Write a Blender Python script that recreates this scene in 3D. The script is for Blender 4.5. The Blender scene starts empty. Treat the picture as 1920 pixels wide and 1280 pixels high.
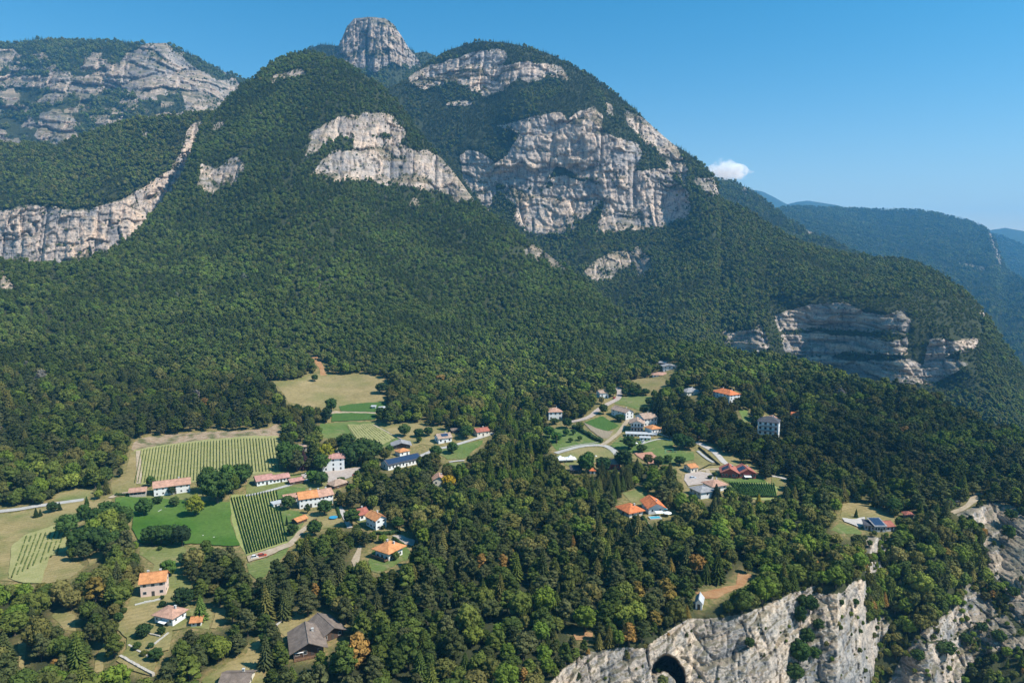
import bpy, bmesh, math, random
import numpy as np
from mathutils import Vector, Matrix
from mathutils.geometry import delaunay_2d_cdt
R = math.radians
rnd = random.Random(7)
rng = np.random.default_rng(11)
sc = bpy.context.scene
col = sc.collection

SKY_MUL = (.14, .68, .88, 1)       # summer air: deeper blue overhead
SKY_HOR = (9.6, 6.6, 3.6, 1)      # pale band of dust towards the horizon, all round
# ------------------------------------------------------------------ camera, sky, sun, exposure
CAM_H = 130.0
PITCH = R(6.24)
FPX = 1280.0                       # focal length in pixels of the 1920 px wide photograph (24 mm on 36 mm)
cd = bpy.data.cameras.new('camera')
cam = bpy.data.objects.new('camera', cd)
col.objects.link(cam)
cd.lens = 24.0; cd.sensor_width = 36.0
cd.clip_start = 1.0; cd.clip_end = 60000.0
cam.location = (0, 0, CAM_H)
cam.rotation_euler = (math.pi / 2 - PITCH, 0, 0)
sc.camera = cam

SUN_AZ = R(106.0)                   # clockwise from the view direction: the sun stands to the right
SUN_EL = R(50.0)
world = bpy.data.worlds.new('World'); sc.world = world; world.use_nodes = True
wn = world.node_tree.nodes; wl = world.node_tree.links
wn.clear()
sky = wn.new('ShaderNodeTexSky'); sky.sky_type = 'NISHITA'
sky.sun_disc = False; sky.sun_elevation = SUN_EL; sky.sun_rotation = SUN_AZ
sky.altitude = 600; sky.air_density = 1.0; sky.dust_density = 1.3; sky.ozone_density = 2.0
hsv = wn.new('ShaderNodeHueSaturation')
hsv.inputs['Hue'].default_value = 0.477; hsv.inputs['Saturation'].default_value = 1.22
bg = wn.new('ShaderNodeBackground'); bg.inputs['Strength'].default_value = 0.125
wo = wn.new('ShaderNodeOutputWorld')
mul = wn.new('ShaderNodeMix'); mul.data_type = 'RGBA'; mul.blend_type = 'MULTIPLY'; mul.inputs[0].default_value = 1.0; mul.inputs[7].default_value = SKY_MUL
geo = wn.new('ShaderNodeTexCoord'); sepz = wn.new('ShaderNodeSeparateXYZ'); wl.new(geo.outputs['Generated'], sepz.inputs[0])
mz = wn.new('ShaderNodeMath'); mz.operation = 'MAXIMUM'; wl.new(sepz.outputs[2], mz.inputs[0]); mz.inputs[1].default_value = 0.0
me_ = wn.new('ShaderNodeMath'); me_.operation = 'MULTIPLY'; wl.new(mz.outputs[0], me_.inputs[0]); me_.inputs[1].default_value = -11.0
ex_ = wn.new('ShaderNodeMath'); ex_.operation = 'EXPONENT'; wl.new(me_.outputs[0], ex_.inputs[0])
fx_ = wn.new('ShaderNodeMath'); fx_.operation = 'MULTIPLY'; wl.new(ex_.outputs[0], fx_.inputs[0]); fx_.inputs[1].default_value = 0.85
hz = wn.new('ShaderNodeMix'); hz.data_type = 'RGBA'; wl.new(fx_.outputs[0], hz.inputs[0]); hz.inputs[7].default_value = SKY_HOR
wl.new(sky.outputs[0], hsv.inputs['Color']); wl.new(hsv.outputs[0], mul.inputs[6]); wl.new(mul.outputs[2], hz.inputs[6]); wl.new(hz.outputs[2], bg.inputs['Color']); wl.new(bg.outputs[0], wo.inputs[0])
sd = bpy.data.lights.new('sun', 'SUN'); sd.energy = 5.0; sd.angle = R(0.53); sd.color = (1.0, 0.95, 0.87)
sun = bpy.data.objects.new('sun', sd); col.objects.link(sun)
sdir = Vector((math.sin(SUN_AZ) * math.cos(SUN_EL), math.cos(SUN_AZ) * math.cos(SUN_EL), math.sin(SUN_EL)))
sun.rotation_euler = sdir.to_track_quat('Z', 'Y').to_euler()
sc.view_settings.view_transform = 'Standard'; sc.view_settings.look = 'None'
sc.view_settings.exposure = 0.55; sc.view_settings.gamma = 1.0
sc.view_settings.use_curve_mapping = False
sc.cycles.volume_bounces = 6
sc.cycles.max_bounces = 8; sc.cycles.diffuse_bounces = 2; sc.cycles.glossy_bounces = 2
sc.cycles.transparent_max_bounces = 8

# ------------------------------------------------------------------ pixel <-> world
CP, SP = math.cos(PITCH), math.sin(PITCH)
def dirs(u, v):
    x = (np.asarray(u, float) - 960) / FPX; r = (640 - np.asarray(v, float)) / FPX
    return np.stack([x, CP + r * SP, -SP + r * CP], -1)
def unproj(u, v, t):
    return np.array([0, 0, CAM_H]) + dirs(u, v) * np.asarray(t, float)[..., None]
def proj(P):
    P = np.asarray(P, float) - np.array([0, 0, CAM_H])
    t = P[..., 1] * CP - P[..., 2] * SP
    up = P[..., 1] * SP + P[..., 2] * CP
    return 960 + FPX * P[..., 0] / t, 640 - FPX * up / t, t
def t_at_z(u, v, z):
    r = (640 - v) / FPX
    return (z - CAM_H) / (r * CP - SP)

# ------------------------------------------------------------------ noise
def _h(i, j, k):
    i = np.asarray(i, np.int64)
    n = (i * 374761393 + j * 668265263 + k * 1442695041) & 0xffffffff
    n = ((n ^ (n >> 13)) * 1274126177) & 0xffffffff
    n = n ^ (n >> 16)
    return (n & 0xffffff).astype(np.float64) / 0xffffff
def vnoise(x, y, z):
    x = np.asarray(x, float); y = np.asarray(y, float) + x * 0; z = np.asarray(z, float) + x * 0
    xi, yi, zi = np.floor(x), np.floor(y), np.floor(z)
    fx, fy, fz = x - xi, y - yi, z - zi
    fx = fx * fx * (3 - 2 * fx); fy = fy * fy * (3 - 2 * fy); fz = fz * fz * (3 - 2 * fz)
    xi = xi.astype(np.int64); yi = yi.astype(np.int64); zi = zi.astype(np.int64)
    out = 0
    for a in (0, 1):
        for b in (0, 1):
            for c in (0, 1):
                w = (fx if a else 1 - fx) * (fy if b else 1 - fy) * (fz if c else 1 - fz)
                out = out + w * _h(xi + a, yi + b, zi + c)
    return out
def fbm(x, y, z, o=4, ridged=False, gain=.5):
    s = 0; a = 1; tot = 0
    for k in range(o):
        n = vnoise(x * 2**k + 17.3 * k, y * 2**k + 5.1 * k, z * 2**k + 9.7 * k)
        if ridged: n = 1 - np.abs(2 * n - 1)
        s = s + a * n; tot += a; a *= gain
    return s / tot

# ------------------------------------------------------------------ masks on a half-resolution raster of the photograph
MW, MH, MOFF = 1040, 720, 40        # covers u,v from -80 in 2 px steps
_mu = (np.arange(MW) - MOFF) * 2.0; _mv = (np.arange(MH) - MOFF) * 2.0
GU, GV = np.meshgrid(_mu, _mv)
_w1 = (fbm(GU / 26, GV / 26, 0.3, 5, gain=.65) - .5) * 2; _w2 = (fbm(GU / 26, GV / 26, 7.7, 5, gain=.65) - .5) * 2
def in_poly(U, V, poly):
    p = np.asarray(poly, float); ins = np.zeros(U.shape, bool)
    x2, y2 = p[-1]
    for x1, y1 in p:
        if y1 != y2:
            c = ((y1 > V) != (y2 > V)) & (U < (x2 - x1) * (V - y1) / (y2 - y1) + x1)
            ins ^= c
        x2, y2 = x1, y1
    return ins
def raster(polys, wob=0.0):
    m = np.zeros((MH, MW), bool)
    for p in polys:
        a = np.asarray(p, float); mg = 20 + wob * 2
        i0 = max(0, int((a[:, 1].min() - mg) / 2) + MOFF); i1 = min(MH, int((a[:, 1].max() + mg) / 2) + MOFF + 1)
        j0 = max(0, int((a[:, 0].min() - mg) / 2) + MOFF); j1 = min(MW, int((a[:, 0].max() + mg) / 2) + MOFF + 1)
        if i1 <= i0 or j1 <= j0: continue
        s = (slice(i0, i1), slice(j0, j1))
        m[s] |= in_poly(GU[s] + _w1[s] * wob, GV[s] + _w2[s] * wob, p)
    return m
def look(m, u, v):
    j = np.clip(np.round(np.asarray(u) / 2 + MOFF).astype(int), 0, MW - 1)
    i = np.clip(np.round(np.asarray(v) / 2 + MOFF).astype(int), 0, MH - 1)
    return m[i, j]
def blur(m, r, n=2):
    m = m.astype(float)
    for _ in range(n):
        for ax in (0, 1):
            c = np.cumsum(np.concatenate([np.repeat(np.take(m, [0], ax), r + 1, ax), m, np.repeat(np.take(m, [-1], ax), r, ax)], ax), ax)
            L = m.shape[ax]
            m = (np.take(c, range(2 * r + 1, 2 * r + 1 + L), ax) - np.take(c, range(0, L), ax)) / (2 * r + 1)
    return m

# rock outlines, photograph pixels
ROCK = {
'front': [
 [(572,297),(579,272),(580,249),(602,238),(629,224),(658,220),(685,213),(706,211),(739,217),(747,234),(764,251),(760,263),(739,270),(722,257),(664,257),(639,253),(612,270),(593,286)],
 [(581,330),(602,303),(629,282),(660,280),(664,257),(695,257),(722,263),(758,274),(775,280),(800,280),(831,299),(852,320),(872,340),(893,357),(897,378),(852,378),(829,361),(789,357),(747,349),(718,346),(685,340),(643,342),(597,334)],
 [(976,468),(998,458),(1026,468),(1060,502),(1064,509),(1043,509),(1026,492),(1005,489),(988,477)],
 [(768,388),(772,370),(785,376),(795,397)], [(1074,516),(1084,514),(1082,524)],
 [(371,356),(377,307),(405,318),(439,293),(464,313),(444,338),(399,366)], [(394,248),(416,223),(422,237),(399,256)],
 [(478,214),(492,207),(490,222)], [(505,150),(540,133),(568,130),(574,143),(540,148),(508,158)], [(0,508),(15,518),(27,545),(0,554)], [(0,795),(25,785),(30,802),(10,820),(0,820)],
 [(1136,598),(1150,600),(1148,606)], [(590,532),(604,528),(604,540)]],
'cliff': [
 [(1484,1138),(1500,1128),(1530,1110),(1556,1118),(1560,1160),(1548,1190),(1555,1245),(1540,1290),(1530,1400),(1460,1400),(1465,1290),(1487,1227),(1505,1195),(1487,1180)],
 [(1690,1236),(1715,1196),(1745,1206),(1795,1196),(1840,1168),(1885,1150),(1905,1180),(1905,1215),(1852,1222),(1800,1245),(1780,1262),(1700,1262)],
 [(1015,1400),(1022,1290),(1060,1250),(1100,1222),(1170,1213),(1205,1215),(1250,1185),(1290,1160),(1330,1158),(1400,1150),(1440,1132),(1480,1112),(1532,1095),(1507,1130),(1484,1140),(1487,1180),(1505,1195),(1485,1227),(1465,1290),(1465,1400)],
 [(1550,1115),(1580,1112),(1597,1092),(1625,1085),(1625,1170),(1655,1152),(1670,1175),(1655,1190),(1640,1245),(1635,1290),(1620,1400),(1520,1400),(1537,1280),(1552,1245),(1547,1220),(1545,1182),(1560,1160),(1552,1135)],
 [(1620,1057),(1650,1050),(1655,1065),(1625,1079)], [(1618,1029),(1622,1004),(1645,1008),(1668,1012),(1662,1035),(1625,1037)],
 [(1725,1187),(1762,1160),(1790,1140),(1808,1120),(1812,1082),(1818,1082),(1822,1108),(1850,1115),(1880,1147),(1840,1165),(1810,1180),(1790,1195),(1742,1200)],
 [(1640,1400),(1665,1280),(1690,1232),(1715,1195),(1742,1210),(1790,1232),(1852,1205),(1890,1195),(2100,1180),(2100,1230),(1905,1215),(1850,1222),(1810,1250),(1802,1290),(1790,1400)],
 [(1790,965),(1807,958),(1842,944),(1873,942),(1899,948),(1925,975),(2100,960),(2100,1170),(1930,1175),(1905,1165),(1890,1134),(1882,1097),(1851,1068),(1849,1042),(1836,1031),(1851,1005),(1842,987),(1825,972)]],
'dome': [
 [(1128,250),(1160,258),(1196,270),(1205,290),(1188,322),(1165,335),(1140,362),(1116,398),(1108,345),(1150,330)],
 [(1018,358),(1060,338),(1100,343),(1112,395),(1082,412),(1055,384),(1025,380)],
 [(925,358),(960,352),(1000,358),(1024,362),(1026,378),(985,381),(950,376)],
 [(1225,232),(1246,240),(1272,282),(1292,318),(1285,350),(1262,322),(1232,285)],
 [(896,285),(925,300),(930,345),(925,385),(912,380),(900,330)],
 [(922,237),(992,222),(1040,210),(1055,212),(1065,227),(1075,215),(1112,200),(1130,215),(1130,255),(1157,260),(1170,285),(1165,305),(1155,330),(1125,340),(1105,340),(1087,335),(1060,315),(1045,310),(1030,330),(1022,360),(962,352),(922,345),(920,312),(952,292),(975,255),(955,240)],
 [(1135,192),(1147,195),(1151,222),(1140,222)],
 [(962,410),(970,390),(952,377),(1025,377),(1055,380),(1075,405),(1077,430),(1040,445),(1000,445),(980,430)],
 [(1025,335),(1060,330),(1085,340),(1120,345),(1110,395),(1090,410),(1075,390),(1060,365)],
 [(1118,440),(1130,400),(1135,355),(1167,330),(1197,320),(1230,315),(1267,320),(1265,340),(1285,355),(1292,365),(1297,392),(1290,412),(1272,417),(1225,432),(1180,430),(1162,437)],
 [(1165,202),(1190,215),(1230,232),(1243,262),(1267,280),(1273,320),(1250,310),(1230,280),(1202,262),(1185,242)],
 [(1305,332),(1340,332),(1349,372),(1330,367),(1305,350)],
 [(860,290),(880,280),(900,285),(925,315),(925,385),(915,400),(900,380),(870,340)],
 [(762,143),(807,121),(849,112),(900,96),(942,93),(951,107),(939,124),(990,115),(1040,121),(1055,127),(1066,152),(1032,143),(995,155),(970,146),(942,169),(911,181),(886,169),(849,155),(799,169),(773,157)],
 [(835,194),(860,188),(885,190),(885,198),(840,200)],
 [(1091,513),(1108,496),(1129,482),(1151,472),(1177,473),(1186,473),(1196,460),(1217,484),(1225,509),(1196,521),(1187,495),(1157,509),(1153,525),(1112,530)],
 [(1356,621),(1408,619),(1429,608),(1444,648),(1429,664),(1378,658),(1360,645)],
 [(1454,592),(1480,582),(1530,570),(1584,567),(1619,586),(1660,590),(1692,580),(1710,600),(1702,628),(1660,622),(1600,621),(1530,616),(1462,622)],
 [(1466,627),(1530,622),(1560,628),(1600,632),(1632,630),(1660,640),(1702,634),(1700,664),(1640,664),(1584,660),(1551,669),(1510,669),(1472,658)],
 [(1486,672),(1557,670),(1600,677),(1650,678),(1706,672),(1732,686),(1740,650),(1746,636),(1765,636),(1784,641),(1820,632),(1836,636),(1826,656),(1766,668),(1818,682),(1775,706),(1750,720),(1690,718),(1638,718),(1627,731),(1597,707),(1562,702)],
 [(1835,580),(1846,585),(1850,600),(1840,598)]],
'knob': [[(612,128),(628,104),(638,75),(648,48),(662,28),(740,32),(768,92),(785,112),(792,126),(765,128),(735,118),(700,134),(665,126),(640,120)]],
'west': [
 [(276,79),(307,79),(335,102),(366,127),(394,147),(433,158),(430,186),(400,209),(352,216),(346,197),(337,172),(253,169),(169,181),(112,183),(84,164),(-60,152),(-60,138),(0,141),(84,144),(169,141),(214,124),(253,93)],
 [(-60,99),(22,93),(37,107),(0,124),(-60,124)], [(67,256),(73,209),(112,206),(152,265),(101,280)], [(0,255),(40,262),(45,275),(0,275)]],
'ledge': [
 [(-80,405),(20,393),(56,386),(127,394),(157,394),(225,377),(253,360),(281,344),(320,318),(337,293),(349,254),(354,234),(378,229),(376,259),(368,293),(352,312),(342,344),(309,377),(275,416),(255,452),(196,477),(121,494),(65,497),(-80,492)],
 [(265,245),(276,243),(278,256),(270,262)], [(128,325),(148,328),(146,336),(130,333)], [(300,280),(310,285),(306,296)]],
'east': [[(1852,440),(1856,434),(1864,448),(1874,476),(1884,502),(1874,500),(1862,470)], [(1790,494),(1870,500),(1880,506),(1800,503)]],
'spur': [[(1497,412),(1512,415),(1530,436),(1518,442),(1506,430)], [(1380,346),(1396,352),(1404,366),(1390,358)]],
'outer': [],
'far': [],
}

# ------------------------------------------------------------------ terrain sheets (a distance for every direction, relief added)
def tps(ctrl):
    c = np.array(ctrl, float); X = c[:, :2] / 1000; w = 1000 / c[:, 2]; n = len(c)
    d = np.linalg.norm(X[:, None] - X[None], axis=-1)
    K = np.where(d > 0, d * d * np.log(d + 1e-12), 0) + np.eye(n) * 2e-4
    A = np.zeros((n + 3, n + 3)); A[:n, :n] = K; A[:n, n] = 1; A[:n, n + 1:] = X; A[n:, :n] = A[:n, n:].T
    s = np.linalg.solve(A, np.concatenate([w, [0, 0, 0]]))
    def f(u, v):
        sh = np.shape(u); q = np.stack([np.ravel(u), np.ravel(v)], -1) / 1000
        out = s[n] + q @ s[n + 1:]
        for k in range(n):
            r2 = ((q - X[k])**2).sum(-1) + 1e-12
            out = out + s[k] * 0.5 * r2 * np.log(r2)
        return (out / 1000).reshape(sh)
    return f
def curve(pts, u):
    p = np.array(pts, float); return np.interp(u, p[:, 0], p[:, 1])

EDGE = [(800,1500),(900,1420),(1020,1292),(1060,1250),(1120,1216),(1200,1206),(1250,1180),(1300,1152),(1400,1148),(1450,1130),(1490,1105),(1530,1095),(1570,1100),(1615,1062),(1645,1005),(1690,995),(1740,1000),(1785,985),(1825,960),(1850,942),(1875,940),(1900,950),(1930,958),(2050,960)]
LAYERS = {}
class Layer: pass
def make_layer(name, top, bot, ctrl, u0, u1, du, nv, rock_names, relief, stratum, steep=0.7, steep_lim=None, jag=2.0, drop=4.0, backside=True, vert=1.5):
    L = Layer(); L.name = name
    nu = int((u1 - u0) / du) + 1
    us = np.linspace(u0, u1, nu)
    vt = curve(top, us) + drop + (fbm(us / 30, 3.3, hash(len(name)) % 7 + .5, 4) - .5) * 2 * jag
    vb = curve(bot, us)
    s = np.linspace(0, 1, nv)
    U = np.repeat(us[None], nv, 0); V = vt[None] + (vb - vt)[None] * s[:, None]
    w = tps(ctrl)(U, V)
    L.rock = raster([p for k in rock_names if k != 'cliff' for p in ROCK[k]], {'front': 8.0, 'dome': 5.0, 'ledge': 8.0}.get(name, 9.0)) | raster([p for k in rock_names if k == 'cliff' for p in ROCK[k]], 3.5)
    if name == 'west':
        pt = fbm(GU / 26, GV / 13, 5.5, 4, gain=.6); L.rock |= (pt > np.where(GV < 100, .66, .53)) & (GV > 84)
    if name == 'front':
        ve = curve(EDGE, us)[None] + 0 * V
        wf = tps(ctrl)
        we = wf(U, ve)
        k = 1.3e-6 * np.ones_like(V)
        k = k * (1 + 0.35 * np.exp(-((U - 1735) / 60)**2) + .75 * np.clip((U - 1790) / 70, 0, 1))
        below = V > ve
        w = np.where(below, we + k * (V - ve), w)
    Mb = look(blur(L.rock, 4), U, V)
    if steep:
        lim = np.ones_like(V, bool) if steep_lim is None else V < steep_lim
        dw = -np.diff(w, axis=0)            # going down a row, w grows
        f = 1 - steep * Mb[1:] * lim[1:]
        a = dw * lim[1:]
        tot = np.abs(a).sum(0); rem = (np.abs(a) * (f > .97)).sum(0); cut = (np.abs(a) * f * (f <= .97)).sum(0)
        g = np.clip((tot - cut) / np.maximum(rem, 1e-9), 1, 2.2)
        ff = np.where(lim[1:], np.where(f > .97, g[None], f), 1)
        g1 = dw * ff
        W = np.zeros_like(w); W[-1] = w[-1]
        W[:-1] = w[-1] + np.cumsum(g1[::-1], 0)[::-1]
        W = np.maximum(W, w * 0.8)
        Ws = W
        for kk in (12, 12, 8):
            Wp = np.pad(Ws, ((0, 0), (kk, kk)), 'edge'); cs = np.cumsum(np.pad(Wp, ((0, 0), (1, 0))), 1)
            Ws = (cs[:, 2 * kk + 1:] - cs[:, :-2 * kk - 1]) / (2 * kk + 1)
        w = np.where(lim, Ws, w) if steep_lim is None else w + (Ws - w) * np.clip((steep_lim - V) / 60, 0, 1)
    t = 1 / np.maximum(w, 2e-5)
    # relief
    P = unproj(U, V, t)
    x, y, z = P[..., 0], P[..., 1], P[..., 2]
    m = Mb > 0.02
    disp = np.zeros_like(t); toneA = np.full_like(t, .5); vegA = np.zeros_like(t)
    A, S = relief
    xm, ym, zm = x[m], y[m], z[m]
    S0, A0 = S, A
    if m.any():
        tilt, sh = stratum
        if name == 'front':
            fr_ = V[m] < 700
            S = np.where(fr_, 27.0, S); A = np.where(fr_, 5.0, A); sh = np.where(fr_, 10.0, sh); tilt = np.where(fr_, -.05, tilt)
        zz = zm + tilt * xm
        warp = fbm(xm / (S * 2), ym / (S * 2), zm / (S * 2), 3) * 2
        rib = fbm(xm / S + warp, ym / S, zm / (S * 3.5), 4, ridged=True)
        led = fbm(xm / (S * 4), ym / (S * 4), zz / sh + warp * .8, 4)
        led = led + .25 * (((zz / sh * .8 + warp * 1.5) % 1.0))
        crag = fbm(xm / (S * .22), ym / (S * .22), zz / (S * .13), 4, ridged=True)
        big = fbm(xm / (S * 4), ym / (S * 4), zm / (S * 8), 2)
        hx = xm + (.12 * ym if name != 'front' else 0)
        if name == 'dome': vert = np.where(V[m] > 545, .6, 1.05)
        elif name == 'front': vert = np.where(V[m] > 800, .8, 1.6)
        def blocks(ww, hh, wp, seed):
            rw = zz / hh + wp * (warp - 1) + .5 * vnoise(hx / (ww * 2.3), seed, 0)
            ri = np.floor(rw); rf = rw - ri
            cx = hx / ww * (1 + .5 * _h(ri.astype(np.int64), 3, seed)) + 7.7 * _h(ri.astype(np.int64), 1, seed) + wp * vnoise(hx / ww, zm / hh * .7, seed + .5)
            ci = np.floor(cx); cf = cx - ci
            val = _h(ri.astype(np.int64), ci.astype(np.int64), seed)
            edge = np.minimum(np.minimum(cf, 1 - cf) * ww, np.minimum(rf, 1 - rf) * hh)
            return val, edge, rf, _h(ri.astype(np.int64), 5, seed)
        v1, e1, rf1, r1 = blocks(S * 1.1, S * .95 * vert, 1.3, 11)
        v2, e2, rf2, r2 = blocks(S * .42, S * .34 * vert, 1.1, 23)
        v3, e3, rf3, r3 = blocks(S * 3.6, S * 2.9 * vert, .8, 37)
        d = A * (1.7 * (rib - .5) + .7 * (led - .6) / vert + .8 * (crag - .5) + 2.2 * (big - .5) + 1.4 * (v1 - .5) + .6 * (v2 - .5) + 1.7 * (v3 - .5) + .8 * (r1 - .5) / vert
                 - .8 * np.exp(-(e1 / (S * .06))**2) - .35 * np.exp(-(e2 / (S * .03))**2) - 1.2 * np.exp(-(e3 / (S * .10))**2)
                 + (.45 * (1 - rf1) + .2 * (1 - rf2)) / vert)
        toneA[m] = .5 * v1 + .3 * v2 + .2 * v3
        cl = fbm(hx / (S * 2.2), 3.3, zz / (S * .8), 4) + (.07 if name == 'knob' else 0) - (np.where(V[m] > 800, .05, -.02) if name == 'front' else .03 if name == 'ledge' else 0)
        vegA[m] = np.clip((cl - .56) * 5 + (rf1 > .75) * .6 + (rf3 > .82) * .8 - .2, 0, 1) * np.clip((cl - .46) * 9, 0, 1)
        if name == 'front':
            low = V[m] > 800; d = np.where(low, d * .40 + A * (1.9 * (fbm(xm / 4.5, ym / 4.5, (zm - .22 * xm) / 2.2, 6, gain=.66) - .5) + 1.2 * (fbm(xm / 12, ym / 40, zm / 16, 3, ridged=True) - .5) - .35 * np.exp(-(((zm - .2 * xm + 3.5 * vnoise(xm / 11, 1.5, 0)) / 7.5 % 1) / .10)**2)), d)
            vegA[m] *= np.where(low, .65, 1)
        if name == 'dome':
            bd = (zz / 10 + .55 * warp + .8 * vnoise(hx / 60, 2.2, 0)) % 1.0; bh = np.floor(zz / 10 + .55 * warp + .8 * vnoise(hx / 60, 2.2, 0))
            d = np.where(V[m] > 545, d * .7 + A * (1.0 * bd + .9 * (_h(bh.astype(np.int64), 2, 9) - .5) - .9 + 3.0 * (fbm((hx + .5 * ym) / 52, 4.4, zm / 200, 3, ridged=True) - .5)), d)
            vegA[m] *= np.where(V[m] > 545, .35, .9)
        disp[m] = d * np.clip(Mb[m] * 1.6, 0, 1)
    S, A = S0, A0
    if name != 'far':
        hill = (fbm(x / (S * 5), y / (S * 5), z / (S * 9), 4) - .5) * A * 3.0
        gate = np.ones_like(t)
        if name == 'front':
            gate = np.clip((650 - V) / 120, 0, 1) + np.clip((V - curve(EDGE, U) - 6) / 30, 0, 1) * 0.3
        disp = disp + hill * gate * (1 - .6 * np.clip(Mb, 0, 1))
    fadeb = np.clip((V - vt[None]) / 10, 0.15, 1)
    t = np.maximum(t - disp * fadeb, 50)
    if name == 'front':            # the cave in the near cliff
        cave = [(1221,1262),(1226,1246),(1236,1234),(1246,1228),(1258,1231),(1270,1240),(1279,1252),(1283,1275),(1281,1300),(1272,1300),(1268,1275),(1258,1262),(1246,1256),(1232,1260)]
        inside = blur(raster([cave], 1.5), 1, 1)
        t = t + look(inside, U, V) * 34
        rough = (fbm(x / 25, y / 25, 1.1, 4) - .5) * 2.0
        t = t * 1.0
    L.us, L.vt, L.vb, L.nu, L.nv, L.u0, L.du = us, vt, vb, nu, nv, u0, us[1] - us[0]
    L.t = t
    P = unproj(U, V, t); L.P = P; L.U = U; L.V = V
    allP = P.reshape(-1, 3); rows = nv
    rockv = look(blur(L.rock, 1, 1), U, V).ravel(); L.veg = vegA; tonev = toneA.ravel(); vegv = vegA.ravel()
    if backside:
        br = []
        top0 = P[0]; tt = t[0]
        for f_, dz in ((.03, .35), (.09, .55), (.2, .6), (.4, .62)):
            d_ = tt * f_
            q = top0.copy(); q[:, 1] += d_; q[:, 2] -= d_ * dz
            q[:, 0] += d_ * (us - 960) / FPX
            br.append(q)
        allP = np.concatenate([np.stack(br[::-1]).reshape(-1, 3), allP]); rows += 4
        rockv = np.concatenate([np.zeros(4 * nu), rockv]); tonev = np.concatenate([np.zeros(4 * nu), tonev]); vegv = np.concatenate([np.zeros(4 * nu), vegv])
    me = bpy.data.meshes.new(name)
    nq = (rows - 1) * (nu - 1)
    ii = (np.arange(rows - 1)[:, None] * nu + np.arange(nu - 1)[None]).ravel()
    quads = np.stack([ii, ii + nu, ii + nu + 1, ii + 1], -1)
    me.vertices.add(len(allP)); me.vertices.foreach_set('co', allP.ravel())
    me.loops.add(nq * 4); me.loops.foreach_set('vertex_index', quads.ravel().astype(np.int32))
    me.polygons.add(nq); me.polygons.foreach_set('loop_start', (np.arange(nq) * 4).astype(np.int32))
    me.polygons.foreach_set('use_smooth', np.ones(nq, bool))
    me.update(calc_edges=True)
    at = me.attributes.new('rock', 'FLOAT', 'POINT'); at.data.foreach_set('value', rockv.astype(np.float32))
    for nm_, ar_ in (('tone', tonev), ('veg', vegv)):
        at = me.attributes.new(nm_, 'FLOAT', 'POINT'); at.data.foreach_set('value', ar_.astype(np.float32))
    if name == 'front':
        vq = np.concatenate([np.zeros((4, nu)), V]).ravel()[ii]
        me.polygons.foreach_set('material_index', (vq < 700).astype(np.int32))
    o = bpy.data.objects.new(name, me); col.objects.link(o)
    o['kind'] = 'structure'
    L.obj = o
    LAYERS[name] = L
    return L
def sample(L, u, v):
    u = np.asarray(u, float); v = np.asarray(v, float)
    fu = np.clip((u - L.u0) / L.du, 0, L.nu - 1.001); iu = fu.astype(int); fu = fu - iu
    vt = L.vt[iu] * (1 - fu) + L.vt[iu + 1] * fu; vb = L.vb[iu] * (1 - fu) + L.vb[iu + 1] * fu
    fs = np.clip((v - vt) / (vb - vt), 0, 1) * (L.nv - 1); fs = np.clip(fs, 0, L.nv - 1.001); iv = fs.astype(int); fs = fs - iv
    T = L.t
    return (T[iv, iu] * (1 - fs) * (1 - fu) + T[iv + 1, iu] * fs * (1 - fu) + T[iv, iu + 1] * (1 - fs) * fu + T[iv + 1, iu + 1] * fs * fu)
def ground(u, v, name='front'):
    return unproj(u, v, sample(LAYERS[name], u, v))

TOP_F = [(-80,487),(0,488),(60,490),(130,490),(200,470),(250,440),(285,400),(320,358),(345,318),(360,280),(375,237),(400,210),(430,180),(455,155),(480,140),(510,113),(545,97),(575,92),(600,98),(640,112),(680,133),(715,158),(740,183),(770,222),(800,262),(850,318),(895,378),(930,405),(980,440),(1030,475),(1080,512),(1130,555),(1180,592),(1215,618),(1240,640),(1262,640),(1330,645),(1400,665),(1480,670),(1540,690),(1600,713),(1650,725),(1700,733),(1760,755),(1820,790),(1880,813),(1920,828),(2060,880)]
def zt(u, v, z): return (u, v, t_at_z(u, v, z))
CT_F = [zt(-60,1280,0), zt(100,1300,-2), zt(500,1300,-2), zt(900,1300,-4), zt(-60,1100,0), zt(250,1100,0), zt(600,1100,0), zt(950,1100,0), zt(1200,1150,-2), zt(1500,1100,-4),
  zt(-60,950,3), zt(200,950,2), zt(450,940,0), zt(720,960,0), zt(1000,950,0), zt(1250,950,0), zt(1480,950,-3), zt(1700,960,-6), zt(1850,940,-5), zt(2000,960,-8),
  zt(620,880,0), zt(390,905,2), zt(290,905,2), zt(390,825,8), zt(520,820,8), zt(260,840,8), zt(850,860,0), zt(1130,840,2), zt(1300,860,1), zt(1440,820,3), zt(1600,850,-2), zt(1800,860,-6),
  zt(750,830,3), zt(1040,785,6), zt(1162,785,8), zt(1245,706,24), zt(1180,745,15), zt(1360,752,20), zt(620,792,8), zt(620,760,14), zt(620,704,26), zt(720,706,26), zt(530,712,26), zt(860,790,9), zt(1100,700,24),
  (0,800,470),(120,780,520),(300,740,590),(450,720,620),(850,700,700),(1000,680,790),(1150,660,850),
  (600,640,740),(600,400,1050),(600,330,1150),(600,250,1270),(575,92,1500),(700,220,1330),(700,330,1180),(450,330,1180),(500,160,1400),
  (1000,600,930),(1000,450,1220),(1215,620,930),(850,330,1330),(850,420,1180),(740,183,1440),(800,500,1020),(300,600,780),(300,440,1040),(100,520,850),(150,640,680),(0,500,850),(0,650,640),(430,180,1420),(375,240,1350),(340,340,1200),
  (1262,645,780),(1400,668,730),(1540,693,690),(1650,728,650),(1760,758,610),(1880,816,570),(2040,880,520),(1130,560,1040)]
BOT_F = [(-80,1460),(2060,1460)]
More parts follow.
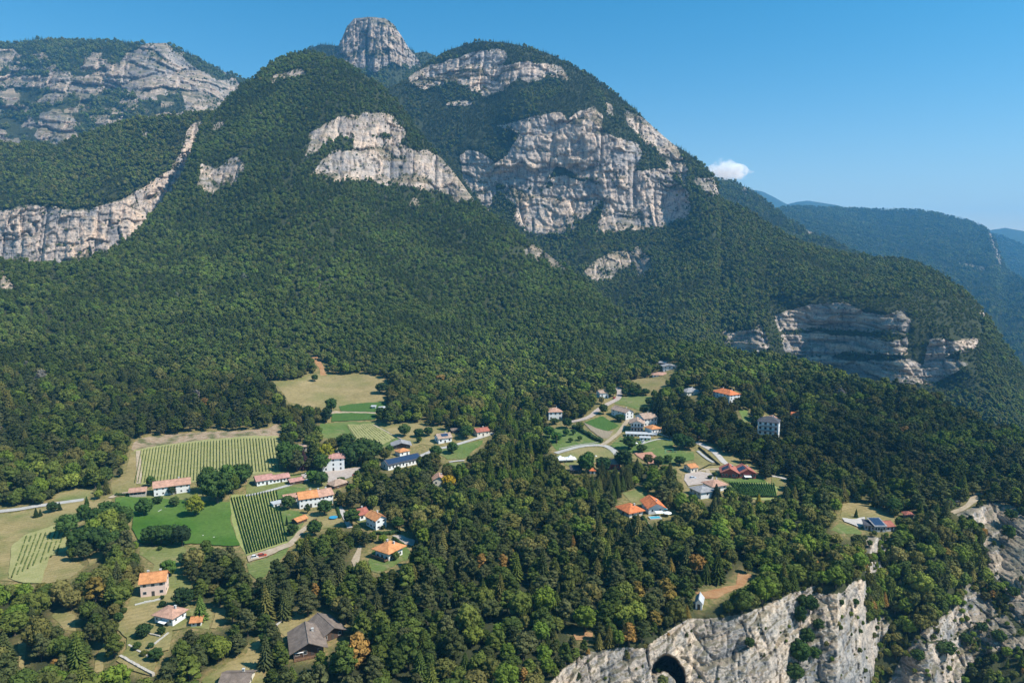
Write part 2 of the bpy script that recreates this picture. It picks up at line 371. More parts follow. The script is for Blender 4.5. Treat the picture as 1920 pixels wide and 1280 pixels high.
make_layer('front', TOP_F, BOT_F, CT_F, -220, 2180, 2.0, 440, ['front', 'cliff'], (2.0, 10.0), (-.22, 3.2), steep=0.72, steep_lim=640)
TOP_E = [(640,215),(700,180),(730,160),(760,146),(800,115),(830,95),(870,80),(905,74),(940,75),(990,85),(1040,102),(1080,122),(1110,140),(1150,170),(1190,200),(1225,235),(1260,265),(1290,283),(1320,308),(1338,325),(1346,342),(1349,370),(1400,390),(1450,425),(1500,450),(1560,470),(1640,480),(1720,490),(1760,510),(1800,540),(1830,560),(1850,590),(1880,640),(1920,690),(2050,800)]
BOT_E = [(640,330),(720,300),(800,400),(900,480),(1000,560),(1100,620),(1200,690),(1300,720),(1500,760),(1700,800),(1850,860),(2050,960)]
CT_E = [(940,75,1960),(800,120,2000),(700,180,1950),(760,150,1960),(1040,102,1930),(1150,170,1880),(1260,265,1790),(1346,345,1700),(870,150,1880),(1000,180,1800),(1000,230,1740),(1000,300,1690),(1000,430,1580),
  (1100,215,1730),(1100,340,1660),(1125,420,1600),(1200,340,1600),(1280,340,1590),(1200,425,1530),(1290,410,1540),(1220,240,1740),(850,300,1760),(850,400,1650),(920,390,1640),
  (1150,520,1390),(1150,600,1260),(1300,500,1360),(1300,640,1080),(1450,430,1560),(1450,520,1330),(1640,485,1480),(1720,495,1420),(1500,560,1230),(1700,560,1160),
  (1370,640,1190),(1440,640,1110),(1480,600,1250),(1480,715,1180),(1590,600,1165),(1590,715,1090),(1705,600,1075),(1705,715,1000),(1740,700,1050),(1830,600,1110),(1830,700,960),(1850,600,1180),(1920,700,1130),(2040,820,1000),(1920,800,930)]
make_layer('dome', TOP_E, BOT_E, CT_E, 640, 2180, 2.1, 230, ['dome'], (6.0, 34.0), (0.0, 17.0), steep=0.8)
TOP_C = [(-80,88),(0,80),(40,75),(100,70),(200,75),(270,78),(310,77),(325,83),(370,105),(420,130),(460,146),(520,172)]
make_layer('west', TOP_C, [(-80,330),(520,300)], [(-60,85,2750),(300,80,2700),(450,150,2850),(-60,300,2050),(200,300,2000),(400,230,2300),(300,180,2350),(100,150,2450),(520,170,2900),(520,300,2300)], -220, 520, 2.4, 95, ['west'], (12.0, 60.0), (0.05, 24.0), steep=0.5, vert=.7)
TOP_D = [(560,112),(580,90),(600,83),(634,86),(641,72),(650,50),(664,34),(690,31),(722,33),(738,45),(752,66),(768,92),(779,99),(800,96),(812,102),(850,125),(880,140)]
make_layer('knob', TOP_D, [(560,240),(880,240)], [(560,112,2700),(640,75,2640),(665,34,2640),(700,32,2600),(738,45,2640),(778,98,2680),(700,110,2480),(640,130,2520),(770,140,2560),(700,220,2300),(560,220,2400),(880,140,2750),(880,230,2500)], 560, 880, 1.8, 110, ['knob'], (17.0, 40.0), (0.0, 60.0), steep=0.6, drop=1.0, jag=2.2, vert=2.6)
TOP_H = [(-80,270),(0,267),(60,267),(110,270),(160,250),(200,235),(250,221),(320,214),(370,210),(410,203),(450,190)]
make_layer('ledge', TOP_H, [(-80,560),(120,560),(260,520),(380,420),(450,300)], [(-60,268,1500),(200,235,1480),(370,210,1480),(450,190,1560),(-60,400,1320),(100,395,1310),(230,380,1310),(-60,490,1230),(100,490,1220),(250,450,1270),(310,370,1330),(360,260,1410),(375,230,1440),(450,300,1450),(300,320,1350),(100,560,1180)], -220, 450, 2.0, 150, ['ledge'], (5.5, 26.0), (-0.1, 12.0), steep=0.75)
TOP_B = [(1440,395),(1470,385),(1560,387),(1640,391),(1720,391),(1760,399),(1800,408),(1840,420),(1856,431),(1866,448),(1876,478),(1886,502),(1920,525),(2050,590)]
make_layer('east', TOP_B, [(1440,520),(1500,560),(1800,720),(2050,900)], [(1440,395,4600),(1560,388,5200),(1720,392,5000),(1856,432,4700),(1500,440,3700),(1700,480,3800),(1850,500,3700),(1872,500,4000),(1900,520,3400),(1760,560,2900),(1920,560,2900),(1920,650,2300),(2040,800,1900),(1500,520,3000)], 1440, 2180, 2.4, 100, ['east'], (14.0, 80.0), (0.0, 30.0), steep=0.6, drop=3.0)
TOP_S = [(1320,328),(1345,333),(1370,335),(1400,349),(1420,361),(1445,383),(1470,402),(1500,422),(1530,436),(1570,452),(1640,490)]
make_layer('spur', TOP_S, [(1320,420),(1500,540),(1640,600)], [(1345,335,2900),(1450,385,2750),(1530,436,2500),(1640,490,2200),(1345,420,2300),(1500,500,2100),(1640,590,1800)], 1320, 1640, 2.4, 70, ['spur'], (12.0, 70.0), (0.0, 30.0), steep=0.5, drop=3.0)
TOP_R = [(1820,445),(1850,436),(1880,441),(1900,451),(1920,460),(2050,520)]
make_layer('outer', TOP_R, [(1820,640),(2050,640)], [(1850,436,6200),(1920,460,6000),(2050,520,5600),(1900,560,4600),(2050,600,4400)], 1820, 2180, 3.0, 40, ['outer'], (14.0, 90.0), (0.0, 30.0), steep=0.5, drop=2.0)
TOP_A = [(1380,420),(1412,356),(1430,359),(1450,369),(1476,383),(1495,378),(1515,376),(1545,381),(1575,386),(1600,395),(1700,410),(1820,440),(1860,431),(1885,427),(1920,434),(2050,445)]
make_layer('far', TOP_A, [(1380,520),(2050,560)], [(1400,360,8500),(1560,385,8000),(1900,430,7500),(2050,445,7500),(1400,520,6500),(2050,550,6000)], 1380, 2180, 6.0, 20, [], (10.0, 100.0), (0, 50.0), steep=0, drop=0.0, jag=1.0)
NAMES = {'front': 'wooded_mountain_and_village_terrain', 'dome': 'dome_mountain', 'west': 'western_mountain', 'knob': 'rock_knob_mountain', 'ledge': 'cliff_shoulder_mountain', 'east': 'eastern_plateau_mountain', 'spur': 'eastern_spur', 'outer': 'outer_eastern_mountain', 'far': 'distant_hills'}
for k_, n_ in NAMES.items(): LAYERS[k_].obj.name = n_

_v = [(-4000, -1200, -320), (12000, -1200, -320), (12000, 12000, -320), (-4000, 12000, -320)]
_me = bpy.data.meshes.new('valley_ground'); _me.from_pydata(_v, [], [(0, 1, 2, 3)]); _me.update()
VALLEY = bpy.data.objects.new('valley_ground', _me); col.objects.link(VALLEY); VALLEY['kind'] = 'structure'
# ------------------------------------------------------------------ material helpers
def nt(name):
    m = bpy.data.materials.new(name); m.use_nodes = True
    n = m.node_tree.nodes; n.clear()
    out = n.new('ShaderNodeOutputMaterial'); b = n.new('ShaderNodeBsdfPrincipled')
    m.node_tree.links.new(b.outputs[0], out.inputs[0])
    b.inputs['Roughness'].default_value = 0.9
    b.inputs['Specular IOR Level'].default_value = 0.25
    return m, n, m.node_tree.links, b
def noise(n, l, scale, detail=4, rough=.6, vec=None, dist=0.0):
    t = n.new('ShaderNodeTexNoise'); t.inputs['Scale'].default_value = scale; t.inputs['Detail'].default_value = detail
    t.inputs['Roughness'].default_value = rough; t.inputs['Distortion'].default_value = dist
    if vec is not None: l.new(vec, t.inputs['Vector'])
    return t
def ramp(n, l, fac, stops, interp='LINEAR'):
    r = n.new('ShaderNodeValToRGB'); r.color_ramp.interpolation = interp
    e = r.color_ramp.elements
    while len(e) < len(stops): e.new(0.5)
    for q, (p, c) in zip(e, stops):
        q.position = p; q.color = (*c, 1) if len(c) == 3 else c
    l.new(fac, r.inputs[0]); return r
def mixc(n, l, f, a, b_, mode='MIX'):
    m = n.new('ShaderNodeMix'); m.data_type = 'RGBA'; m.blend_type = mode
    for s, val in ((m.inputs[0], f), (m.inputs[6], a), (m.inputs[7], b_)):
        if hasattr(val, 'links') or isinstance(val, bpy.types.NodeSocket): l.new(val, s)
        else: s.default_value = val if not isinstance(val, tuple) else (*val[:3], 1)
    return m.outputs[2]
def mathn(n, l, op, a, b_=None):
    m = n.new('ShaderNodeMath'); m.operation = op
    for s, val in ((m.inputs[0], a), (m.inputs[1], b_)):
        if val is None: continue
        if isinstance(val, bpy.types.NodeSocket): l.new(val, s)
        else: s.default_value = val
    return m.outputs[0]
def mapping(n, l, scale, rot=(0, 0, 0)):
    tc = n.new('ShaderNodeTexCoord'); mp = n.new('ShaderNodeMapping'); mp.inputs['Scale'].default_value = scale; mp.inputs['Rotation'].default_value = rot
    l.new(tc.outputs['Object'], mp.inputs[0]); return mp.outputs[0]

def terrain_mat(name, S, floor, strata_rot=0.0, warm=1.0, gain=1.0):
    m, n, l, b = nt(name)
    def attr(k):
        q = n.new('ShaderNodeAttribute'); q.attribute_name = k; return q.outputs['Fac']
    o = mapping(n, l, (1, 1, 1)); st = mapping(n, l, (.25, .25, 1.6), (0, strata_rot, 0)); vs = mapping(n, l, (1.6, 1.6, .18))
    big = noise(n, l, .7 / S, 4, .6, o); mid = noise(n, l, 4 / S, 6, .65, st, .3); fine = noise(n, l, 14 / S, 8, .75, o); streak = noise(n, l, 4.5 / S, 5, .6, vs)
    spot = noise(n, l, 7 / S, 5, .7, o)
    base = ramp(n, l, big.outputs[0], [(.32, (.29, .29, .295)), (.43, (.40, .375, .355)), (.52, (.60 * warm, .48, .38)), (.62, (.50, .43, .37)), (.75, (.38, .36, .345))])
    tn = ramp(n, l, attr('tone'), [(.15, (.62, .66, .72)), (.45, (1, 1, 1)), (.8, (1.28, 1.2, 1.1))])
    c = mixc(n, l, .5, base.outputs[0], ramp(n, l, mid.outputs[0], [(.3, (.14, .15, .17)), (.45, (.31, .305, .30)), (.6, (.52, .47, .42)), (.8, (.37, .35, .33))]).outputs[0])
    c = mixc(n, l, 1.0, c, tn.outputs[0], 'MULTIPLY')
    dark = ramp(n, l, streak.outputs[0], [(.34, (.28, .33, .42)), (.45, (1, 1, 1)), (.7, (1.12, 1.08, 1.02))])
    c = mixc(n, l, .8, c, dark.outputs[0], 'MULTIPLY')
    pit = ramp(n, l, fine.outputs[0], [(.34, (.28, .31, .35)), (.47, (1, 1, 1)), (.7, (1.2, 1.16, 1.12))])
    c = mixc(n, l, .85, c, pit.outputs[0], 'MULTIPLY')
    cv = mapping(n, l, (1, 1, 1.7), (0, strata_rot * 1.3, 0))
    wob_ = noise(n, l, 2.2 / S, 4, .6, o)
    vm_ = n.new('ShaderNodeVectorMath'); vm_.operation = 'MULTIPLY_ADD'; l.new(wob_.outputs['Color'], vm_.inputs[0]); vm_.inputs[1].default_value = (S * .45,) * 3; l.new(cv, vm_.inputs[2])
    vr = n.new('ShaderNodeTexVoronoi'); vr.feature = 'DISTANCE_TO_EDGE'; vr.inputs['Scale'].default_value = 2.6 / S; l.new(vm_.outputs[0], vr.inputs['Vector'])
    crk = ramp(n, l, vr.outputs['Distance'], [(.0, (.30, .32, .36)), (.045, (1, 1, 1))])
    c = mixc(n, l, ramp(n, l, spot.outputs[0], [(.42, (.1, .1, .1)), (.56, (.9, .9, .9))]).outputs[0], c, mixc(n, l, 1.0, c, crk.outputs[0], 'MULTIPLY'))
    geo = n.new('ShaderNodeNewGeometry'); sep = n.new('ShaderNodeSeparateXYZ'); l.new(geo.outputs['Normal'], sep.inputs[0])
    nz = mathn(n, l, 'ADD', sep.outputs[2], mathn(n, l, 'MULTIPLY', mathn(n, l, 'SUBTRACT', fine.outputs[0], .5), 1.1))
    tuft = ramp(n, l, nz, [(.55, (0, 0, 0)), (.72, (1, 1, 1))])
    vg = ramp(n, l, mathn(n, l, 'ADD', mathn(n, l, 'MULTIPLY', attr('veg'), .6), mathn(n, l, 'SUBTRACT', spot.outputs[0], .5)), [(.22, (0, 0, 0)), (.36, (1, 1, 1))])
    scrub = ramp(n, l, mid.outputs[0], [(.35, (.045, .052, .025)), (.48, (.12, .105, .055)), (.6, (.24, .18, .12))])
    vf = mathn(n, l, 'MAXIMUM', mathn(n, l, 'MULTIPLY', tuft.outputs[0], .7), mathn(n, l, 'MULTIPLY', vg.outputs[0], .85))
    c = mixc(n, l, 1.0, c, (gain * (1.0 if name == 'ground_front' else 1.05), gain * .97, gain * .935), 'MULTIPLY')
    c = mixc(n, l, vf, c, scrub.outputs[0])
    fl = mixc(n, l, fine.outputs[0], tuple(x * .6 for x in floor), tuple(x * 1.5 for x in floor))
    grass = ramp(n, l, spot.outputs[0], [(.33, (.10, .115, .035)), (.47, (.19, .165, .06)), (.62, (.31, .22, .10))])
    fl = mixc(n, l, attr('grass'), fl, grass.outputs[0])
    edge = mathn(n, l, 'ADD', attr('rock'), mathn(n, l, 'MULTIPLY', mathn(n, l, 'SUBTRACT', fine.outputs[0], .5), .9))
    er = ramp(n, l, edge, [(.4, (0, 0, 0)), (.52, (1, 1, 1))])
    l.new(mixc(n, l, er.outputs[0], fl, c), b.inputs['Base Color'])
    bp = n.new('ShaderNodeBump'); bp.inputs['Strength'].default_value = 1.0; bp.inputs['Distance'].default_value = S * .06
    hsum = mathn(n, l, 'ADD', mathn(n, l, 'MULTIPLY', fine.outputs[0], .7), mid.outputs[0])
    l.new(hsum, bp.inputs['Height']); l.new(bp.outputs[0], b.inputs['Normal'])
    b.inputs['Roughness'].default_value = .95; b.inputs['Specular IOR Level'].default_value = .1
    return m
FLOOR = (.045, .05, .022)
for k_, S_, rot_ in (('front', 16, .22), ('dome', 60, 0), ('west', 90, 0), ('knob', 90, 0), ('ledge', 45, .1), ('east', 120, 0), ('spur', 120, 0), ('outer', 150, 0), ('far', 300, 0)):
    LAYERS[k_].obj.data.materials.append(terrain_mat('ground_' + k_, S_, FLOOR if k_ != 'far' else (.05, .07, .05), rot_, 1.0, {'front': .97, 'dome': 1.06, 'knob': .72, 'west': .80, 'east': .7}.get(k_, .98)))

LAYERS['front'].obj.data.materials.append(terrain_mat('ground_front_mountain', 45, FLOOR, 0, 1.0, .95))
# ------------------------------------------------------------------ foliage
def leaf_mat(name, S=1.0):
    m, n, l, b = nt(name)
    a = n.new('ShaderNodeAttribute'); a.attribute_type = 'INSTANCER'; a.attribute_name = 'tint'
    tc = n.new('ShaderNodeTexCoord')
    nz = noise(n, l, 1.3 * S, 3, .6, tc.outputs['Object'])
    k = ramp(n, l, nz.outputs[0], [(.3, (.6, .64, .6)), (.55, (1, 1, 1)), (.75, (1.35, 1.28, 1.1))])
    l.new(mixc(n, l, 1.0, a.outputs['Color'], k.outputs[0], 'MULTIPLY'), b.inputs['Base Color'])
    b.inputs['Roughness'].default_value = .9; b.inputs['Specular IOR Level'].default_value = .04
    return m
LEAF = leaf_mat('foliage')
def plain(name, c, rough=.85, var=.25, scale=2.0, metal=0.0, spec=.3):
    m, n, l, b = nt(name)
    nz = noise(n, l, scale, 5, .65, mapping(n, l, (1, 1, 1)))
    lo = tuple(x * (1 - var) for x in c); hi = tuple(min(1, x * (1 + var)) for x in c)
    l.new(ramp(n, l, nz.outputs[0], [(.3, lo), (.7, hi)]).outputs[0], b.inputs['Base Color'])
    b.inputs['Roughness'].default_value = rough; b.inputs['Metallic'].default_value = metal; b.inputs['Specular IOR Level'].default_value = spec
    return m
BARK = plain('bark', (.10, .08, .06), .95)

def ico(sub):
    bm = bmesh.new(); bmesh.ops.create_icosphere(bm, subdivisions=sub, radius=1)
    bm.verts.ensure_lookup_table()
    v = np.array([x.co[:] for x in bm.verts]); f = np.array([[q.index for q in p.verts] for p in bm.faces]); bm.free()
    return v, f
ICO = {1: ico(1), 2: ico(2)}
class MB:
    def __init__(s): s.v = []; s.f = []; s.m = []; s.n = 0
    def add(s, v, f, mi=0):
        v = np.asarray(v, float)
        s.v.append(v); s.f += [tuple(int(i) + s.n for i in q) for q in f]; s.m += [mi] * len(f); s.n += len(v)
    def box(s, x0, x1, y0, y1, z0, z1, mi=0):
        v = [(x, y, z) for z in (z0, z1) for y in (y0, y1) for x in (x0, x1)]
        s.add(v, [(0, 2, 3, 1), (4, 5, 7, 6), (0, 1, 5, 4), (2, 6, 7, 3), (0, 4, 6, 2), (1, 3, 7, 5)], mi)
    def tube(s, p, q, r0, r1, k=6, mi=0):
        p, q = np.array(p, float), np.array(q, float); d = q - p; d /= np.linalg.norm(d) + 1e-9
        a = np.cross(d, [0.31, .9, .2]); a /= np.linalg.norm(a); b = np.cross(d, a)
        an = np.linspace(0, 2 * math.pi, k, endpoint=False)
        ring = np.cos(an)[:, None] * a + np.sin(an)[:, None] * b
        s.add(np.concatenate([p + ring * r0, q + ring * r1]), [(i, (i + 1) % k, k + (i + 1) % k, k + i) for i in range(k)] + [tuple(range(k, 2 * k))], mi)
    def mesh(s, name, mats, smooth=False):
        me = bpy.data.meshes.new(name)
        v = np.concatenate(s.v) if s.v else np.zeros((0, 3))
        me.from_pydata(v.tolist(), [], s.f)
        for m in mats: me.materials.append(m)
        me.polygons.foreach_set('material_index', np.array(s.m, np.int32))
        if smooth: me.polygons.foreach_set('use_smooth', np.ones(len(s.f), bool))
        me.update(); return me
    def build(s, name, mats, parent=None, smooth=False):
        if not isinstance(mats, (list, tuple)): mats = [mats]
        o = bpy.data.objects.new(name, s.mesh(name, mats, smooth)); col.objects.link(o)
        if parent is not None: o.parent = parent
        return o
def leaves(mb, c, r, n, size, g, squash=1.0):
    d = g.normal(size=(n, 3)); d /= np.linalg.norm(d, axis=1)[:, None]
    d[:, 2] = np.abs(d[:, 2]) * np.sign(d[:, 2] + .55)
    p = c + d * np.array([r, r, r * squash]) * g.uniform(.86, 1.18, (n, 1))
    for k in range(n):
        a = g.normal(size=3); a -= a.dot(d[k]) * d[k] * .6; a /= np.linalg.norm(a) + 1e-9
        b = np.cross(a, d[k] + g.normal(size=3) * .5); b /= np.linalg.norm(b) + 1e-9
        s = size * g.uniform(.6, 1.4)
        mb.add([p[k] - a * s, p[k] + b * s * .8, p[k] + a * s, p[k] - b * s * .7], [(0, 1, 2), (0, 2, 3)])
def blob(mb, c, r, g, sub=1, jit=.22, squash=1.0):
    v, f = ICO[sub]
    rot = Matrix.Rotation(g.uniform(0, 6), 3, 'Z') @ Matrix.Rotation(g.uniform(0, 3), 3, 'X')
    v = v @ np.array(rot).T
    v = v * (1 + g.uniform(-jit, jit, (len(v), 1)))
    mb.add(c + v * np.array([r, r, r * squash]), f)
def crown_broad(seed, detail):          # crown of unit radius about 1, between z .35 and 2.1
    g = np.random.default_rng(seed); mb = MB()
    nb = (8, 12, 27)[detail]
    sx, sy = g.uniform(.85, 1.1, 2)
    for k in range(nb):
        th = k * 2.4 + g.uniform(-.4, .4); zz = 1 - 2 * (k + .5) / nb
        zz = max(zz, -.65)
        rr = math.sqrt(max(0, 1 - zz * zz)) * g.uniform(.55, .78)
        c = np.array([math.cos(th) * rr * sx, math.sin(th) * rr * sy, 1.25 + zz * .62 + g.uniform(-.07, .07)])
        r = (0, g.uniform(.34, .48), g.uniform(.25, .42))[detail] if detail else g.uniform(.42, .55)
        blob(mb, c, r * (.9 if detail == 2 else 1), g, 1, .25, .85)
        if detail: leaves(mb, c, r, (0, 12, 46)[detail], (0, .13, .08)[detail], g, .85)
    blob(mb, np.array([0, 0, 1.2]), .62, g, 1, .15)
    return mb
def crown_pine(seed, detail):           # irregular flat plates with gaps
    g = np.random.default_rng(seed); mb = MB()
    nb = (7, 12, 26)[detail]
    for k in range(nb):
        z = 0.75 + 1.45 * (k / (nb - 1))
        w = .95 * math.sin(min(1, (1.15 - (z - .75) / 1.45) * 1.0) * 1.5)
        th = k * 2.4 + g.uniform(-.5, .5); rr = w * g.uniform(.35, .8)
        c = np.array([math.cos(th) * rr, math.sin(th) * rr, z])
        r = g.uniform(.28, .42) * (.6 + .5 * w) * (.82 if detail == 2 else 1)
        blob(mb, c, r, g, 1, .3, .6)
        if detail: leaves(mb, c, r * 1.1, (0, 14, 44)[detail], (0, .12, .075)[detail], g, .6)
    return mb
def crown_spruce(seed, detail):         # drooping tiers, 1 wide, 3.4 high
    g = np.random.default_rng(seed); mb = MB()
    nt_ = (6, 9, 14)[detail]; H = 3.4
    for k in range(nt_):
        f = k / nt_; z = .35 + f * (H - .45); r = .78 * (1 - f)**.85 + .06
        nbr = (6, 8, 11)[detail]
        off = g.uniform(0, 6)
        for j in range(nbr):
            a = off + j * 2 * math.pi / nbr + g.uniform(-.15, .15); rr = r * g.uniform(.8, 1.15)
            w = r * 1.5 / nbr * 2
            d = np.array([math.cos(a), math.sin(a), 0]); s = np.array([-d[1], d[0], 0])
            tip = d * rr + np.array([0, 0, z - .16 * rr]); root = np.array([0, 0, z + .20])
            m1 = d * rr * .6 + s * w * .5 + np.array([0, 0, z - .02]); m2 = d * rr * .6 - s * w * .5 + np.array([0, 0, z - .02])
            lo = d * rr * .5 + np.array([0, 0, z - .28 * r - .05])
            mb.add([root, m1, tip, m2, lo], [(0, 1, 2), (0, 2, 3), (1, 4, 2), (4, 3, 2), (0, 4, 1), (0, 3, 4)])
    mb.add([(.08, 0, H - .35), (-.04, .07, H - .35), (-.04, -.07, H - .35), (0, 0, H + .05)], [(0, 1, 3), (1, 2, 3), (2, 0, 3)])
    return mb
def trunk(seed, kind):
    g = np.random.default_rng(seed + 99); mb = MB()
    h = 1.3 if kind != 'spruce' else 2.6
    mb.tube((0, 0, -.25), (g.uniform(-.05, .05), g.uniform(-.05, .05), h), .085, .045, 6)
    if kind != 'spruce':
        for k in range(4):
            a = k * 1.6 + g.uniform(0, .6); z = .5 + .18 * k
            mb.tube((0, 0, z), (math.cos(a) * .5, math.sin(a) * .5, z + .4), .035, .015, 4)
    return mb
CROWN = {'broad': crown_broad, 'pine': crown_pine, 'spruce': crown_spruce}
NVAR = 5
CR = {}; TR = {}; WHOLE = {}
src = bpy.data.collections.new('tree_sources')
KD = [(k, d) for k in ('broad', 'pine', 'spruce') for d in (0, 1, 2)]
for k, d in KD:
    for s_ in range(NVAR):
        c_ = CROWN[k](s_ * 13 + 5, d); t_ = trunk(s_, k)
        if d == 2:
            CR[k, s_] = c_.mesh('crown', [LEAF]); TR[k, s_] = t_.mesh('trunk', [BARK])
        if d: c_.add(np.concatenate(t_.v), t_.f, 1)
        WHOLE[k, d, s_] = c_.mesh('whole_' + k, [LEAF, BARK])
colls = {}
for k, d in KD:
    cc = bpy.data.collections.new('src_%s_%d' % (k, d))
    for s_ in range(NVAR):
        ob = bpy.data.objects.new('tree_model_%s_%d_%02d' % (k, d, s_), WHOLE[k, d, s_]); cc.objects.link(ob)
    colls[k, d] = cc

def gn_forest(name, pts, scl, rot, idx, tint, coll, label):
    me = bpy.data.meshes.new(name)
    n_ = len(pts)
    me.vertices.add(n_); me.vertices.foreach_set('co', np.asarray(pts, np.float32).ravel())
    def at(nm, ty, arr, key='value'):
        a_ = me.attributes.new(nm, ty, 'POINT'); a_.data.foreach_set(key, np.asarray(arr).ravel())
    at('iscale', 'FLOAT_VECTOR', np.asarray(scl, np.float32), 'vector'); at('irot', 'FLOAT_VECTOR', np.asarray(rot, np.float32), 'vector')
    at('iidx', 'INT', np.asarray(idx, np.int32)); at('tint', 'FLOAT_COLOR', np.concatenate([tint, np.ones((n_, 1))], 1).astype(np.float32), 'color')
    o = bpy.data.objects.new(name, me); col.objects.link(o)
    ng = bpy.data.node_groups.new('gn_' + name, 'GeometryNodeTree')
    ng.interface.new_socket('Geometry', in_out='INPUT', socket_type='NodeSocketGeometry')
    ng.interface.new_socket('Geometry', in_out='OUTPUT', socket_type='NodeSocketGeometry')
    n = ng.nodes; l = ng.links
    gi = n.new('NodeGroupInput'); go = n.new('NodeGroupOutput')
    ip = n.new('GeometryNodeInstanceOnPoints'); ci = n.new('GeometryNodeCollectionInfo')
    ci.inputs['Collection'].default_value = coll; ci.inputs['Separate Children'].default_value = True; ci.inputs['Reset Children'].default_value = True
    def na(nm, ty):
        q = n.new('GeometryNodeInputNamedAttribute'); q.data_type = ty; q.inputs['Name'].default_value = nm; return q.outputs['Attribute']
    l.new(gi.outputs[0], ip.inputs['Points']); l.new(ci.outputs[0], ip.inputs['Instance'])
    ip.inputs['Pick Instance'].default_value = True
    l.new(na('iidx', 'INT'), ip.inputs['Instance Index'])
    l.new(na('irot', 'FLOAT_VECTOR'), ip.inputs['Rotation']); l.new(na('iscale', 'FLOAT_VECTOR'), ip.inputs['Scale'])
    l.new(ip.outputs[0], go.inputs[0])
    md = o.modifiers.new('scatter', 'NODES'); md.node_group = ng
    o['kind'] = 'stuff'; o['label'] = label; o['category'] = 'trees'
    return o
# ------------------------------------------------------------------ scatter the woods
CLEAR = np.full((MH, MW), np.nan)       # depth of what must stay visible there
BASE_OK = np.ones((MH, MW), bool)       # False where no tree may stand
def protect(poly, t=None, grow=0):
    m = raster([poly], 0)
    if grow: m = blur(m, grow, 1) > .02
    jj = m & (np.isnan(CLEAR) | True)
    if t is None:
        u_, v_ = GU[jj], GV[jj]
        tv = sample(LAYERS['front'], u_, v_)
        old = CLEAR[jj]
        CLEAR[jj] = np.fmax(old, tv)
    else:
        CLEAR[jj] = np.fmax(CLEAR[jj], t)
    BASE_OK[m] = False
def covers(u, v, t, hpx, wpx):
    """does a crown rising from (u,v) cover something protected that is farther away?"""
    bad = np.zeros(len(u), bool)
    for fy in (.12, .3, .5, .72, .95):
        w_ = wpx * (.42 if fy in (.3, .5) else (.3 if fy < .9 else .12))
        for fx in (-1, 0, 1):
            c = look(CLEAR, u + fx * w_, v - hpx * fy)
            bad |= (~np.isnan(c)) & (c > t * 1.004 - 2)
    return bad
# ------------------------------------------------------------------ fields, lawns, roads draped on the terrain
def grass_mat(name, a, b2, scale=.12, streak=None, dry=None, mow=0.0):
    m, n, l, b = nt(name)
    o = mapping(n, l, (1, 1, 1) if streak is None else streak)
    n1 = noise(n, l, scale, 5, .65, o, .4); n2 = noise(n, l, scale * 9, 6, .75, o); n3 = noise(n, l, scale * .35, 3, .5, o)
    c = ramp(n, l, n1.outputs[0], [(.32, a), (.66, b2)]).outputs[0]
    if dry is not None:
        c = mixc(n, l, ramp(n, l, n3.outputs[0], [(.46, (0, 0, 0)), (.62, (1, 1, 1))]).outputs[0], c, dry)
    c = mixc(n, l, .7, c, ramp(n, l, n2.outputs[0], [(.3, (.55, .55, .5)), (.55, (1, 1, 1)), (.75, (1.3, 1.25, 1.2))]).outputs[0], 'MULTIPLY')
    if mow:
        wv = n.new('ShaderNodeTexWave'); wv.inputs['Scale'].default_value = .12; wv.inputs['Distortion'].default_value = 3.5; wv.inputs['Detail'].default_value = 3; wv.inputs['Detail Scale'].default_value = .25
        l.new(mapping(n, l, (1, 1, 1), (0, 0, 1.1)), wv.inputs['Vector'])
        c = mixc(n, l, mow, c, ramp(n, l, wv.outputs[0], [(.1, (.72, .76, .7)), (.6, (1.12, 1.1, 1.08))]).outputs[0], 'MULTIPLY')
        n4 = noise(n, l, scale * 2.3, 5, .7, o, 1.0)
        c = mixc(n, l, ramp(n, l, n4.outputs[0], [(.55, (0, 0, 0)), (.68, (.6, .6, .6))]).outputs[0], c, (.27, .21, .11))
    l.new(c, b.inputs['Base Color']); b.inputs['Specular IOR Level'].default_value = .1
    bp = n.new('ShaderNodeBump'); bp.inputs['Strength'].default_value = .6; bp.inputs['Distance'].default_value = .4
    l.new(n2.outputs[0], bp.inputs['Height']); l.new(bp.outputs[0], b.inputs['Normal'])
    return m
G = {
 'dry': grass_mat('dry_grass', (.23, .18, .075), (.33, .25, .12), .05, None, (.17, .165, .055), mow=.28),
 'tan': grass_mat('tan_grass', (.24, .19, .078), (.33, .255, .12), .12, None, (.16, .165, .055), mow=.28),
 'mead': grass_mat('meadow_grass', (.13, .155, .045), (.215, .215, .08), .07, None, (.27, .22, .10), mow=.28),
 'green': grass_mat('green_grass', (.075, .13, .028), (.13, .18, .05), .06, None, (.16, .18, .06), mow=.28),
 'lawn': grass_mat('bright_lawn', (.042, .105, .012), (.068, .14, .020), .05, None, (.10, .16, .035)),
 'vine': grass_mat('vineyard_grass', (.25, .25, .09), (.34, .31, .14), .2),
 'vine2': grass_mat('vineyard_strip_grass', (.23, .26, .075), (.31, .31, .12), .2),
 'soil': grass_mat('orange_soil', (.30, .14, .06), (.40, .24, .12), .25),
 'rubble': grass_mat('stony_bank', (.25, .17, .10), (.40, .30, .21), .35, None, (.12, .12, .05)),
 'gravel': grass_mat('pale_gravel', (.42, .38, .34), (.55, .50, .46), .5),
 'pave': grass_mat('paving', (.36, .29, .25), (.48, .40, .35), .4),
 'court': grass_mat('red_court', (.42, .20, .13), (.50, .27, .19), .3),
 'road': grass_mat('road_surface', (.36, .34, .31), (.47, .44, .41), .3),
 'path': grass_mat('dirt_path', (.34, .26, .17), (.46, .37, .27), .3),
 'till': grass_mat('tilled_soil', (.24, .19, .13), (.32, .26, .18), .3, (4, .3, 1)),
 'crop': grass_mat('crop_green', (.05, .105, .02), (.075, .14, .03), .4, (3, .3, 1)),
}
